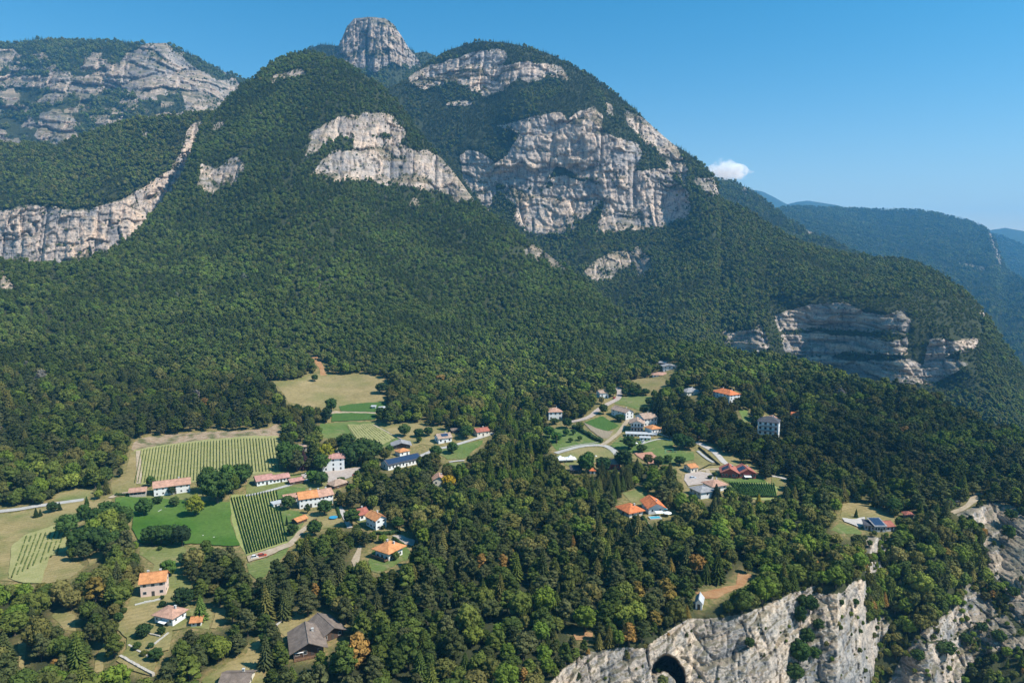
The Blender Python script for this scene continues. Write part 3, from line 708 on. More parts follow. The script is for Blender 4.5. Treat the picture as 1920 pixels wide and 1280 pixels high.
VALLEY.data.materials.append(grass_mat('valley_grass', (.06, .09, .03), (.12, .13, .05), .01))
def densify(poly, step):
    out = []
    for a, b in zip(poly, poly[1:] + poly[:1]):
        n_ = max(1, int(math.hypot(b[0] - a[0], b[1] - a[1]) / step))
        for k in range(n_): out.append((a[0] + (b[0] - a[0]) * k / n_, a[1] + (b[1] - a[1]) * k / n_))
    return out
def sheet(name, poly, mat, lift=.12, step=5, wob=2.2, prot=True, layer='front'):
    pd = densify(poly, step)
    a = np.array(pd)
    nzx = (fbm(a[:, 0] / 9, a[:, 1] / 9, 2.2, 3) - .5) * 2 * wob; nzy = (fbm(a[:, 0] / 9, a[:, 1] / 9, 6.2, 3) - .5) * 2 * wob * .6
    a = a + np.stack([nzx, nzy], 1)
    gx, gy = np.meshgrid(np.arange(a[:, 0].min(), a[:, 0].max(), step), np.arange(a[:, 1].min(), a[:, 1].max(), step * .8))
    ins = in_poly(gx, gy, a)
    inner = np.stack([gx[ins], gy[ins]], 1) + .37
    pts = [Vector(p) for p in np.concatenate([a, inner])]
    r = delaunay_2d_cdt(pts, [(i, (i + 1) % len(a)) for i in range(len(a))], [], 1, 1e-4)
    vv = np.array([p[:] for p in r[0]])
    P = ground(vv[:, 0], vv[:, 1], layer); P[:, 2] += lift
    me = bpy.data.meshes.new(name); me.from_pydata(P.tolist(), [], [tuple(f) for f in r[2]]); me.materials.append(mat)
    me.polygons.foreach_set('use_smooth', np.ones(len(me.polygons), bool))
    me.validate(); me.update()
    for p in me.polygons:
        break
    o = bpy.data.objects.new(name, me); col.objects.link(o); o['kind'] = 'structure'
    if prot: protect([tuple(x) for x in a])
    return o
def ribbon(name, pts, width, mat, lift=.35, n=14, prot=True):
    """road of a real width in metres along pixel points"""
    P = ground([p[0] for p in pts], [p[1] for p in pts])
    # smooth centre line
    q = []
    for i in range(len(P) - 1):
        p0, p1, p2, p3 = P[max(i - 1, 0)], P[i], P[i + 1], P[min(i + 2, len(P) - 1)]
        for k in range(n):
            t = k / n; q.append(.5 * ((2 * p1) + (-p0 + p2) * t + (2 * p0 - 5 * p1 + 4 * p2 - p3) * t * t + (-p0 + 3 * p1 - 3 * p2 + p3) * t**3))
    q.append(P[-1]); q = np.array(q)
    d = np.gradient(q, axis=0); d[:, 2] = 0; d /= np.linalg.norm(d, axis=1)[:, None] + 1e-9
    s = np.stack([d[:, 1], -d[:, 0], d[:, 2] * 0], 1)
    K = 5; cols = []
    for j in range(K):
        x = q + s * width * (j / (K - 1) - .5)
        u, v, t = proj(x); g = ground(u, v)
        # drop onto the sheet
        for _ in range(2):
            x[:, 2] = g[:, 2]; u, v, t = proj(x); g = ground(u, v)
        x[:, 2] = g[:, 2] + lift; cols.append(x)
    V = np.stack(cols, 1).reshape(-1, 3)
    F = [(i * K + j, i * K + j + 1, (i + 1) * K + j + 1, (i + 1) * K + j) for i in range(len(q) - 1) for j in range(K - 1)]
    me = bpy.data.meshes.new(name); me.from_pydata(V.tolist(), [], F); me.materials.append(mat); me.update()
    o = bpy.data.objects.new(name, me); col.objects.link(o); o['kind'] = 'structure'
    if prot:
        ul, vl, _ = proj(cols[0]); ur, vr, _ = proj(cols[-1])
        protect(list(zip(ul, vl)) + list(zip(ur[::-1], vr[::-1])), grow=0)
    return o

SHEETS = [
 ('meadow', 'dry', [(507,713),(542,714),(570,706),(580,704),(612,702),(640,703),(665,701),(692,702),(727,710),(722,722),(720,757),(655,758),(637,768),(605,763),(572,761),(540,753),(530,735)]),
 ('path', 'soil', [(582,668),(590,666),(598,672),(606,688),(612,703),(602,705),(598,690)]),
 ('crop_strip', 'crop', [(635,762),(660,757),(720,755),(727,764),(705,773),(640,771)]),
 ('crop_strip', 'crop', [(622,776),(660,774),(705,776),(704,787),(660,789),(622,791)]),
 ('terrace_path', 'path', [(622,771),(705,772),(705,776),(622,776)]),
 ('meadow', 'green', [(600,795),(655,790),(697,791),(720,800),(752,822),(735,835),(720,838),(705,847),(690,838),(665,826),(640,828),(605,820)]),
 ('young_vineyard_ground', 'vine', [(650,797),(697,795),(742,821),(720,833),(703,838),(672,829)]),
 ('meadow', 'tan', [(700,795),(740,797),(765,793),(792,795),(822,800),(845,810),(810,835),(790,832),(770,840),(752,823),(725,806)]),
 ('meadow', 'green', [(805,842),(842,838),(905,825),(905,832),(890,842),(876,857),(870,861),(840,861)]),
 ('meadow', 'green', [(842,868),(870,866),(870,874),(850,880)]),
 ('stony_bank', 'rubble', [(246,842),(250,830),(262,822),(308,815),(379,810),(440,808),(503,803),(518,794),(526,797),(524,818),(470,818),(379,826),(300,836),(252,846)]),
 ('vineyard_ground', 'vine', [(252,844),(300,835),(379,825),(470,817),(522,817),(526,886),(473,888),(367,904),(285,908),(252,908)]),
 ('vineyard_track', 'path', [(255,846),(264,845),(266,906),(256,908)]),
 ('field_edge', 'dry', [(243,850),(255,846),(256,910),(240,932),(212,930),(207,907),(236,890)]),
 ('lawn', 'lawn', [(217,933),(240,932),(287,935),(330,937),(355,940),(385,940),(410,942),(432,942),(434,985),(450,1024),(420,1024),(375,1020),(355,1020),(300,1024),(262,1018),(247,992),(250,970),(235,962),(217,950)]),
 ('farmyard', 'mead', [(240,925),(290,930),(358,922),(372,915),(388,925),(392,944),(340,945),(240,940)]),
 ('meadow', 'mead', [(262,1024),(300,1026),(335,1020),(350,1028),(342,1050),(337,1075),(360,1090),(352,1130),(358,1140),(390,1142),(400,1150),(392,1180),(359,1177),(324,1183),(318,1212),(300,1216),(240,1190),(240,1135),(255,1100),(284,1072),(290,1058),(262,1040)]),
 ('garden_slope', 'tan', [(251,1128),(290,1124),(320,1118),(352,1140),(358,1152),(358,1176),(324,1183),(317,1219),(302,1223),(293,1245),(286,1269),(240,1255),(219,1240),(236,1219),(238,1197),(208,1168)]),
 ('meadow', 'tan', [(-30,965),(20,962),(60,956),(117,943),(155,938),(175,942),(207,936),(220,946),(195,967),(172,972),(150,985),(130,1000),(128,1015),(125,1047),(160,1062),(130,1085),(87,1094),(40,1090),(-30,1088)]),
 ('sparse_vineyard_ground', 'vine', [(15,1085),(22,1025),(50,1002),(107,985),(128,1000),(132,1016),(125,1033),(92,1046),(77,1095),(45,1094)]),
 ('meadow', 'mead', [(100,938),(107,925),(130,921),(160,917),(175,921),(170,929),(155,938)]),
 ('dry_slope', 'tan', [(109,1142),(140,1153),(142,1183),(122,1181),(98,1155)]),
 ('dry_slope', 'tan', [(33,1203),(50,1203),(44,1256),(36,1250)]),
 ('dry_slope', 'tan', [(165,1050),(180,1036),(194,1032),(190,1048),(168,1062)]),
 ('dry_slope', 'tan', [(181,1232),(200,1195),(192,1260),(175,1262)]),
 ('dry_slope', 'tan', [(402,1144),(420,1140),(424,1165),(415,1172)]),
 ('vineyard_ground', 'vine2', [(430,936),(434,928),(470,925),(519,917),(527,950),(540,1017),(500,1030),(463,1042),(450,1024),(436,985)]),
 ('vineyard_track', 'path', [(463,1044),(500,1032),(540,1018),(559,997),(575,984),(580,988),(548,1024),(500,1044),(466,1054)]),
 ('meadow', 'green', [(463,1057),(500,1046),(542,1026),(536,1038),(520,1056),(502,1075),(486,1093),(467,1075)]),
 ('meadow', 'green', [(518,957),(540,956),(560,958),(575,970),(559,1000),(540,1016),(532,990)]),
 ('garden', 'tan', [(560,958),(591,962),(619,962),(637,948),(641,976),(637,988),(598,992),(573,990),(562,1000),(556,985),(570,970)]),
 ('meadow', 'green', [(519,920),(545,912),(573,908),(573,920),(545,930),(530,938),(522,934)]),
 ('farmyard', 'mead', [(462,908),(474,888),(520,884),(548,891),(584,886),(605,884),(616,895),(616,918),(575,915),(545,913),(518,919),(462,929)]),
 ('courtyard', 'pave', [(612,885),(648,879),(676,877),(672,884),(655,894),(630,905),(618,908),(606,892)]),
 ('courtyard', 'pave', [(565,890),(592,886),(594,893),(568,897)]),
 ('yard', 'mead', [(663,976),(690,972),(732,985),(740,992),(727,998),(704,998),(690,990)]),
 ('yard', 'dry', [(749,983),(761,981),(758,995),(750,996)]),
 ('driveway', 'pave', [(735,1005),(752,1004),(779,1014),(775,1025),(760,1021)]),
 ('garden_lawn', 'green', [(690,1053),(700,1030),(750,1028),(762,1026),(770,1035),(764,1049),(750,1053),(737,1062),(727,1066),(710,1075),(695,1071)]),
 ('dirt_path', 'path', [(672,1024),(678,1022),(674,1056),(664,1066),(658,1052)]),
 ('meadow', 'dry', [(1183,713),(1204,708),(1247,713),(1247,726),(1226,734),(1204,727)]),
 ('meadow', 'green', [(1162,745),(1190,742),(1222,743),(1224,760),(1197,769),(1179,762),(1152,756)]),
 ('crop_field', 'crop', [(1094,792),(1129,780),(1160,795),(1165,798),(1140,808),(1120,803)]),
 ('tilled_field', 'till', [(1094,793),(1118,803),(1140,809),(1150,808),(1140,822),(1129,822),(1107,807)]),
 ('meadow', 'mead', [(1129,780),(1171,797),(1166,806),(1146,820),(1137,827),(1128,824),(1150,806),(1160,798)]),
 ('meadow', 'green', [(1019,810),(1054,799),(1076,807),(1105,818),(1130,829),(1119,833),(1060,842),(1044,844),(1021,818)]),
 ('meadow', 'mead', [(1043,852),(1091,839),(1116,838),(1137,841),(1160,856),(1140,858),(1119,866),(1085,873),(1070,877),(1050,862)]),
 ('lawn', 'green', [(1143,836),(1162,819),(1170,824),(1188,829),(1210,826),(1240,822),(1273,825),(1264,836),(1250,848),(1187,849),(1165,846)]),
 ('lawn', 'green', [(1195,849),(1255,848),(1275,846),(1300,848),(1303,862),(1284,866),(1250,872),(1234,871),(1216,855)]),
 ('tennis_court', 'court', [(1188,849),(1222,848),(1246,870),(1216,870)]),
 ('meadow', 'dry', [(1302,830),(1313,828),(1335,838),(1349,847),(1378,858),(1388,870),(1417,875),(1421,889),(1400,896),(1368,904),(1340,925),(1284,928),(1281,907),(1278,890),(1263,881),(1287,872),(1309,871),(1287,850),(1305,845)]),
 ('lawn', 'green', [(1350,897),(1400,894),(1427,893),(1437,904),(1368,906)]),
 ('meadow', 'dry', [(1446,890),(1466,888),(1474,900),(1461,914),(1447,904)]),
 ('vineyard_ground', 'vine2', [(1366,904),(1438,903),(1461,914),(1451,938),(1420,938),(1396,929),(1370,913)]),
 ('yard', 'pave', [(1284,889),(1312,884),(1340,890),(1336,905),(1290,912),(1283,900)]),
 ('garden_lawn', 'green', [(1385,770),(1402,768),(1408,790),(1396,792)]),
 ('garden', 'mead', [(1166,924),(1200,917),(1234,928),(1222,932),(1200,938),(1184,942)]),
 ('garden', 'mead', [(1238,952),(1266,956),(1268,966),(1246,972),(1222,972)]),
 ('meadow', 'dry', [(1581,944),(1592,938),(1640,952),(1682,972),(1672,982),(1640,975),(1618,978),(1600,985),(1574,972)]),
 ('gravel_drive', 'gravel', [(1578,972),(1600,974),(1622,970),(1622,984),(1612,990),(1598,984),(1584,978)]),
 ('meadow', 'green', [(1557,994),(1575,980),(1600,988),(1616,998),(1612,1002),(1580,1000)]),
 ('viewpoint_path', 'path', [(1780,960),(1811,946),(1828,922),(1845,924),(1830,942),(1815,952),(1790,964)]),
 ('dry_slope', 'soil', [(1302,1111),(1330,1108),(1359,1100),(1380,1096),(1385,1073),(1405,1076),(1422,1083),(1404,1088),(1391,1101),(1360,1112),(1345,1122),(1320,1122)]),
 ('dry_slope', 'soil', [(1075,1187),(1095,1184),(1112,1186),(1112,1202),(1080,1200)]),
 ('dry_slope', 'tan', [(396,1177),(406,1147),(424,1142),(418,1166),(404,1178)]),
 ('meadow', 'tan', [(380,1290),(380,1272),(433,1240),(461,1227),(469,1209),(492,1193),(492,1204),(482,1220),(488,1239),(494,1272),(488,1290)]),
 ('meadow', 'tan', [(520,1172),(553,1149),(591,1164),(600,1172),(560,1184),(538,1196),(526,1186)]),
]
print('sheets')
for i_, (nm, g_, poly) in enumerate(SHEETS):
    sheet(nm, poly, G[g_], lift=.12 + .03 * (i_ % 5) + (.25 if nm in ('crop_strip', 'vineyard_track', 'young_vineyard_ground', 'sparse_vineyard_ground', 'tennis_court', 'gravel_drive', 'courtyard', 'lawn', 'driveway', 'garden_slope', 'yard', 'tilled_field') else 0))
ribbon('road', [(-40,964),(0,959),(35,955),(70,949),(100,945),(128,941),(157,937)], 4.2, G['road'])
ribbon('road', [(207,934),(217,929),(232,925),(244,924)], 3.0, G['path'])
ribbon('road', [(1042,850),(1065,843),(1090,837),(1113,835),(1133,836),(1148,843),(1160,856)], 4.4, G['road'])
ribbon('road', [(1128,835),(1140,828),(1150,820),(1160,812),(1170,798),(1178,787)], 3.6, G['path'])
ribbon('road', [(1070,791),(1090,787),(1108,780),(1120,770),(1132,762),(1145,755),(1158,748),(1162,738),(1160,730),(1157,726)], 5.0, G['pave'])
ribbon('road', [(1306,829),(1320,836),(1336,845),(1347,855),(1358,867),(1368,872)], 4.2, G['gravel'])
ribbon('road', [(1305,882),(1320,881),(1335,880),(1352,880)], 3.2, G['path'])
ribbon('road', [(1326,882),(1330,890),(1334,900)], 2.6, G['path'])
ribbon('road', [(1446,893),(1458,894),(1475,899)], 3.0, G['gravel'])
ribbon('road', [(460,930),(490,924),(520,916),(545,909),(570,901),(600,897),(640,898),(662,890)], 2.8, G['road'])
ribbon('road', [(770,862),(800,850),(816,843),(840,838),(862,832),(885,825),(905,819),(925,812)], 3.4, G['road'])
ribbon('driveway', [(636,950),(642,960),(649,974),(656,990)], 2.6, G['gravel'])
ribbon('path', [(700,797),(718,806),(736,816),(752,823)], 1.2, G['path'], lift=.5)
ribbon('path', [(1197,836),(1215,829),(1240,824),(1272,829)], 1.6, G['gravel'], lift=.55)
ribbon('path', [(842,867),(856,865),(871,864)], 2.0, G['gravel'], lift=.55)
ribbon('path', [(1198,964),(1208,974),(1219,987)], 1.6, G['path'])
ribbon('path', [(1308,846),(1325,860),(1338,868)], 2.2, G['road'], lift=.6)

# ------------------------------------------------------------------ vineyards: rows of vines one by one
VINE = grass_mat('vine_leaves', (.035, .075, .014), (.065, .12, .025), .6)
VINE_OLD = grass_mat('vine_leaves_pale', (.085, .115, .03), (.14, .165, .05), .6)
POST = plain('vine_posts', (.30, .25, .20), .9)
def vine_row(parent, a, b, mat, w=.8, h=1.5, seed=0, gap=0.0, lane=.0):
    """a hedge of vine leaves from pixel a to pixel b; one mesh, ragged"""
    n_ = 0
    P0 = ground(*a); P1 = ground(*b)
    Lm = np.linalg.norm(P1 - P0); k = max(4, int(Lm / 1.1))
    s = np.linspace(0, 1, k)
    x = P0[None] + (P1 - P0)[None] * s[:, None]
    for _ in range(2):
        u, v, t = proj(x); x[:, 2] = ground(u, v)[:, 2]
    g = np.random.default_rng(seed)
    d = (P1 - P0)[:2] / (np.linalg.norm((P1 - P0)[:2]) + 1e-9); sd_ = np.array([d[1], -d[0], 0])
    mb = MB(); F = []; V = []
    for i in range(k):
        hh = h * g.uniform(.75, 1.15) * (.35 if g.random() < gap else 1); ww = w * g.uniform(.7, 1.2) * .5
        q = x[i]
        V += [q - sd_ * ww * .6 + [0, 0, .35], q - sd_ * ww + [0, 0, hh * .75], q + [0, 0, hh], q + sd_ * ww + [0, 0, hh * .72], q + sd_ * ww * .6 + [0, 0, .35]]
        if i:
            o_ = (i - 1) * 5
            F += [(o_ + j, o_ + (j + 1) % 5, o_ + 5 + (j + 1) % 5, o_ + 5 + j) for j in range(5)]
    mb.add(np.array(V), F)
    return mb.build('vine_row', mat, parent)
def vineyard(label, rows, mat, **kw):
    e = bpy.data.objects.new('vineyard', None); col.objects.link(e)
    e['label'] = label; e['category'] = 'vineyard'
    for i, (a, b) in enumerate(rows):
        vine_row(e, a, b, mat, seed=i * 7 + len(label), **kw)
    return e
rows = []
for i in range(45):
    f = i / 44; xt = 265 + f * 249; yt = float(np.interp(xt, [264, 300, 379, 450, 514], [845, 838, 829, 823, 822]))
    sl = -.20 + f * .36; yb = float(np.interp(xt + sl * 65, [250, 285, 367, 473, 526], [906, 905, 901, 885, 883])); rows.append(((xt, yt), (xt + sl * (yb - yt), yb)))
vineyard('large vineyard of pale dry rows below the dark wood and stony bank', rows, VINE_OLD, w=.42, h=.95)
rows = []
for i in range(17):
    f = i / 16; xt = 434 + f * 84; yt = 934 - f * 14
    yb = 1039 - f * 24; rows.append(((xt, yt), (464 + f * 74, yb)))
vineyard('dark green vineyard of long rows beside the bright green lawn', rows, VINE, w=.48, h=1.05)
rows = []
for i in range(9):
    f = i / 8; xt = 50 + f * 72; yt = 1007 - f * 12
    rows.append(((xt, yt), (22 + f * 80 + (4 if f > .5 else 0), 1085 - f * 45)))
vineyard('sparse pale vineyard with few rows in the tan field at the left edge', rows, VINE_OLD, w=.6, h=1.2, gap=.35)
rows = []
for i in range(19):
    x0 = 1368 + i * 4.6
    rows.append(((x0, 906 + i * .12), (min(x0 + 50, 1398 + i * 3.2), 933)))
vineyard('small dense vineyard with diagonal rows below the red solar roofed house', rows, VINE, w=.8, h=1.3)
rows = []
for i in range(11):
    f = i / 10; rows.append(((652 + f * 44, 798 - f * 2), (674 + f * 62, 829 + 0 * f - f * 4)))
vineyard('young vineyard of thin rows on the terrace above the grey roofed barn', rows, VINE, w=.35, h=.7, gap=.2)
# ------------------------------------------------------------------ building materials
def roof_mat(name, c, band=.38, var=.3):
    m, n, l, b = nt(name)
    tc = n.new('ShaderNodeTexCoord')
    n1 = noise(n, l, .5, 4, .6, tc.outputs['Object']); n2 = noise(n, l, 4.0, 4, .7, tc.outputs['Object'])
    w = n.new('ShaderNodeTexWave'); w.wave_type = 'BANDS'; w.bands_direction = 'X'; w.inputs['Scale'].default_value = 1 / band / 2; w.inputs['Distortion'].default_value = .4
    l.new(tc.outputs['Object'], w.inputs['Vector'])
    a = tuple(x * (1 - var) for x in c); d = tuple(min(1, x * (1 + var)) for x in c)
    base = ramp(n, l, n1.outputs[0], [(.3, a), (.7, d)]).outputs[0]
    sp = ramp(n, l, n2.outputs[0], [(.3, (.6, .6, .62)), (.5, (1, 1, 1)), (.72, (1.2, 1.15, 1.1))]).outputs[0]
    cc = mixc(n, l, .8, base, sp, 'MULTIPLY')
    cc = mixc(n, l, .35, cc, ramp(n, l, w.outputs[0], [(0, (.55, .5, .5)), (.5, (1.1, 1.1, 1.1))]).outputs[0], 'MULTIPLY')
    l.new(cc, b.inputs['Base Color'])
    bp = n.new('ShaderNodeBump'); bp.inputs['Strength'].default_value = .7; bp.inputs['Distance'].default_value = .08
    l.new(w.outputs[0], bp.inputs['Height']); l.new(bp.outputs[0], b.inputs['Normal'])
    return m
RM = {'salmon': roof_mat('salmon_tiles', (.47, .27, .19)), 'orange': roof_mat('orange_tiles', (.58, .25, .10)), 'bright': roof_mat('new_orange_tiles', (.62, .19, .07)),
      'red': roof_mat('red_tiles', (.38, .13, .09)), 'beige': roof_mat('weathered_tiles', (.40, .28, .21)), 'grey': roof_mat('grey_roof', (.30, .29, .29)),
      'brown': roof_mat('grey_brown_shingles', (.20, .155, .125), .5), 'dark': roof_mat('dark_slates', (.075, .075, .085)), 'pink': roof_mat('pink_tiles', (.46, .24, .20)), 'tin': roof_mat('pale_sheet_metal', (.45, .46, .47), .6, .12)}
WM = {'white': plain('white_plaster', (.74, .73, .71), .9, .06, .6), 'pink': plain('pink_plaster', (.78, .56, .46), .9, .06, .6), 'cream': plain('cream_plaster', (.66, .60, .50), .9, .08, .6),
      'stone': plain('stone_wall', (.42, .38, .33), .95, .35, 2.5), 'wood': plain('dark_timber', (.10, .06, .04), .9, .3, 3), 'yellow': plain('ochre_plaster', (.58, .46, .30), .9, .1, .6),
      'redp': plain('red_painted_wood', (.36, .07, .05), .8, .15, 1.5), 'grey': plain('grey_render', (.42, .42, .43), .9, .1, .6)}
GLASSM, n_, l_, b_ = nt('window_glass'); b_.inputs['Base Color'].default_value = (.03, .04, .05, 1); b_.inputs['Roughness'].default_value = .15; b_.inputs['Specular IOR Level'].default_value = .6
SHUT = plain('dark_shutter', (.07, .06, .05), .8); FRAME = plain('window_frame_paint', (.55, .52, .48), .7, .1)
SOLAR, n_, l_, b_ = nt('solar_cells'); b_.inputs['Base Color'].default_value = (.025, .045, .09, 1); b_.inputs['Roughness'].default_value = .25; b_.inputs['Specular IOR Level'].default_value = .6
MWOOD = plain('balcony_timber', (.16, .09, .05), .8); CONC = plain('pale_concrete', (.48, .46, .43), .9, .15, 1.0); WHITEC = plain('white_canvas', (.80, .80, .78), .8, .04)
METAL = plain('painted_steel', (.35, .35, .36), .5, .1)

def hull(pts):
    pts = sorted(set((round(float(a), 2), round(float(b), 2)) for a, b in pts))
    def half(ps):
        h = []
        for p in ps:
            while len(h) > 1 and (h[-1][0] - h[-2][0]) * (p[1] - h[-2][1]) - (h[-1][1] - h[-2][1]) * (p[0] - h[-2][0]) <= 0: h.pop()
            h.append(p)
        return h
    a = half(pts); b = half(pts[::-1]); return a[:-1] + b[:-1]
MESHES = {}
def window_mesh(w, h):
    k = ('w', round(w, 1), round(h, 1))
    if k not in MESHES:
        f = MB(); t = .09
        f.box(-w / 2 - t, w / 2 + t, -.05, .03, -h / 2 - t, -h / 2); f.box(-w / 2 - t, w / 2 + t, -.05, .03, h / 2, h / 2 + t)
        f.box(-w / 2 - t, -w / 2, -.05, .03, -h / 2, h / 2); f.box(w / 2, w / 2 + t, -.05, .03, -h / 2, h / 2)
        p = MB(); p.box(-w / 2, w / 2, -.015, .04, -h / 2, h / 2); 
        MESHES[k] = (f.mesh('window', [FRAME]), p.mesh('pane', [GLASSM]))
    return MESHES[k]
def child(name, me, parent, loc=(0, 0, 0), rz=0.0):
    o = bpy.data.objects.new(name, me); col.objects.link(o); o.parent = parent; o.location = loc; o.rotation_euler = (0, 0, rz); return o
def add_window(root, wall, x, z, w, h, W, D):
    f, p = window_mesh(w, h)
    if wall == 'f': loc, rz = (x, 0, z), 0
    elif wall == 'l': loc, rz = (0, D - x, z), -math.pi / 2
    elif wall == 'r': loc, rz = (W, x, z), math.pi / 2
    o = child('window', f, root, loc, rz); child('pane', p, o)
def slab(mb, poly, th=.22):
    p = np.array(poly, float); q = p - [0, 0, th]; n_ = len(p)
    nrm = np.cross(p[1] - p[0], p[2] - p[0])
    top = tuple(range(n_)); bot = tuple(range(2 * n_ - 1, n_ - 1, -1))
    if nrm[2] < 0: top, bot = top[::-1], bot[::-1]
    mb.add(np.concatenate([p, q]), [top, bot] + [(i, (i + 1) % n_, n_ + (i + 1) % n_, n_ + i) for i in range(n_)])
HOUSES = []
def house(A, B, d, h, name, label, cat='house', roof='gable', rh=1.8, ov=.6, wall='white', tiles='salmon', rows=2, cols=4, lw=0, rw=1, ww=1.0, wh=1.2,
          chim=1, door=True, solar=None, balcony=None, deck=None, open_front=False, lz=0.0, tcol=None, prot=True, zoff=0.0, ridge_shift=.5, group=None):
    """A, B: pixels where the front wall meets the ground; d: depth in metres behind it; h: eave height"""
    Pa = ground(*A)
    tb = t_at_z(B[0], B[1], Pa[2]); Pb = unproj(B[0], B[1], tb)
    dx, dy = (Pb - Pa)[:2]; W = math.hypot(dx, dy); yaw = math.atan2(dy, dx)
    if abs(math.degrees(yaw)) > 75: print('yaw?', name, label, math.degrees(yaw))
    e = bpy.data.objects.new(name, None); col.objects.link(e); e.location = (Pa[0], Pa[1], Pa[2] + zoff); e.rotation_euler = (0, 0, yaw)
    e['label'] = label; e['category'] = cat
    if group: e['group'] = group
    e['dims'] = (round(W, 1), float(d), float(h))
    th = .22
    # ---- walls
    mb = MB()
    if open_front:
        mb.box(0, .3, 0, d, -2, h); mb.box(W - .3, W, 0, d, -2, h); mb.box(.3, W - .3, d - .3, d, -2, h)
        for k in (1, 2, 3): mb.box(W * k / 4 - .12, W * k / 4 + .12, 0, .24, -.5, h)
        mb.box(.3, W - .3, .02, .3, -2, h * .38)
    else: mb.box(0, W, 0, d, -3, h)
    if roof == 'gable':
        for x0, x1 in ((0, .3), (W - .3, W)):
            mb.add([(x0, 0, h), (x1, 0, h), (x0, d, h), (x1, d, h), (x0, d * ridge_shift, h + rh), (x1, d * ridge_shift, h + rh)], [(0, 2, 4), (1, 5, 3), (0, 4, 5, 1), (2, 3, 5, 4)])
    if roof == 'gfront':
        for y0, y1 in ((0, .3), (d - .3, d)):
            mb.add([(0, y0, h), (W, y0, h), (0, y1, h), (W, y1, h), (W * ridge_shift, y0, h + rh), (W * ridge_shift, y1, h + rh)], [(0, 1, 4), (2, 5, 3), (0, 4, 5, 2), (1, 3, 5, 4)])
    mb.build('wall', WM[wall], e)
    # ---- roof
    rb = MB(); o = ov; lift = .16
    if roof == 'gable':
        s = rh / (d * ridge_shift); zr = h + rh + lift; s2 = rh / (d * (1 - ridge_shift))
        slab(rb, [(-o, -o, zr - s * (d * ridge_shift + o)), (W + o, -o, zr - s * (d * ridge_shift + o)), (W + o, d * ridge_shift, zr), (-o, d * ridge_shift, zr)])
        slab(rb, [(-o, d * ridge_shift, zr), (W + o, d * ridge_shift, zr), (W + o, d + o, zr - s2 * (d * (1 - ridge_shift) + o)), (-o, d + o, zr - s2 * (d * (1 - ridge_shift) + o))])
        rb.box(-o, W + o, d * ridge_shift - .15, d * ridge_shift + .15, zr - .02, zr + .1)
        zat = lambda x, y: zr - s * abs(d * ridge_shift - y) if y < d * ridge_shift else zr - s2 * (y - d * ridge_shift)
    elif roof == 'gfront':
        xr = W * ridge_shift; s = rh / xr; s2 = rh / (W - xr); zr = h + rh + lift
        slab(rb, [(-o, -o, zr - s * (xr + o)), (xr, -o, zr), (xr, d + o, zr), (-o, d + o, zr - s * (xr + o))])
        slab(rb, [(xr, -o, zr), (W + o, -o, zr - s2 * (W - xr + o)), (W + o, d + o, zr - s2 * (W - xr + o)), (xr, d + o, zr)])
        rb.box(xr - .15, xr + .15, -o, d + o, zr - .02, zr + .1)
        zat = lambda x, y: zr - (s * (xr - x) if x < xr else s2 * (x - xr))
    elif roof == 'hip':
        zr = h + rh + lift; m_ = min(W, d) / 2; ze = h + lift - rh * o / m_ * .8
        if W >= d: r0, r1 = (m_, d / 2, zr), (W - m_, d / 2, zr)
        else: r0, r1 = (W / 2, m_, zr), (W / 2, d - m_, zr)
        c = [(-o, -o, ze), (W + o, -o, ze), (W + o, d + o, ze), (-o, d + o, ze)]
        if W >= d:
            slab(rb, [c[0], c[1], r1, r0]); slab(rb, [c[1], c[2], r1]); slab(rb, [c[2], c[3], r0, r1]); slab(rb, [c[3], c[0], r0])
        else:
            slab(rb, [c[0], c[1], r0]); slab(rb, [c[1], c[2], r1, r0]); slab(rb, [c[2], c[3], r1]); slab(rb, [c[3], c[0], r0, r1])
        zat = lambda x, y: h + lift + rh * min(x, W - x, y, d - y) / m_
    elif roof == 'shed':
        slab(rb, [(-o, -o, h + lift), (W + o, -o, h + lift), (W + o, d + o, h + rh + lift), (-o, d + o, h + rh + lift)])
        zat = lambda x, y: h + lift + rh * y / d
        mb2 = MB(); mb2.box(0, W, d - .3, d, h, h + rh - .1); mb2.build('wall', WM[wall], e)
    rf = rb.build('roof', RM[tiles], e)
    e_top = h + rh
    for k in range(chim):
        cx = W * (.25 + .5 * k) if chim > 1 else W * .7
        cy = d * .62; cz = zat(cx, cy)
        cb = MB(); cb.box(cx - .35, cx + .35, cy - .3, cy + .3, cz - .5, cz + 1.0); cb.box(cx - .45, cx + .45, cy - .4, cy + .4, cz + 1.0, cz + 1.15); cb.build('chimney', CONC, rf)
    # ---- windows and doors
    fl = h / max(rows, 1)
    if not open_front:
        for r_ in range(rows):
            z = fl * r_ + fl * .55
            for c in range(cols):
                x = W * (c + .5) / cols
                if door and r_ == 0 and c == cols // 2:
                    db = MB(); db.box(x - .55, x + .55, -.06, .02, 0, 2.1); db.build('door', SHUT, e); continue
                add_window(e, 'f', x, z, ww, wh, W, d)
            for side, cnt in (('l', lw), ('r', rw)):
                for c in range(cnt): add_window(e, side, d * (c + .5) / cnt, z, ww, wh, W, d)
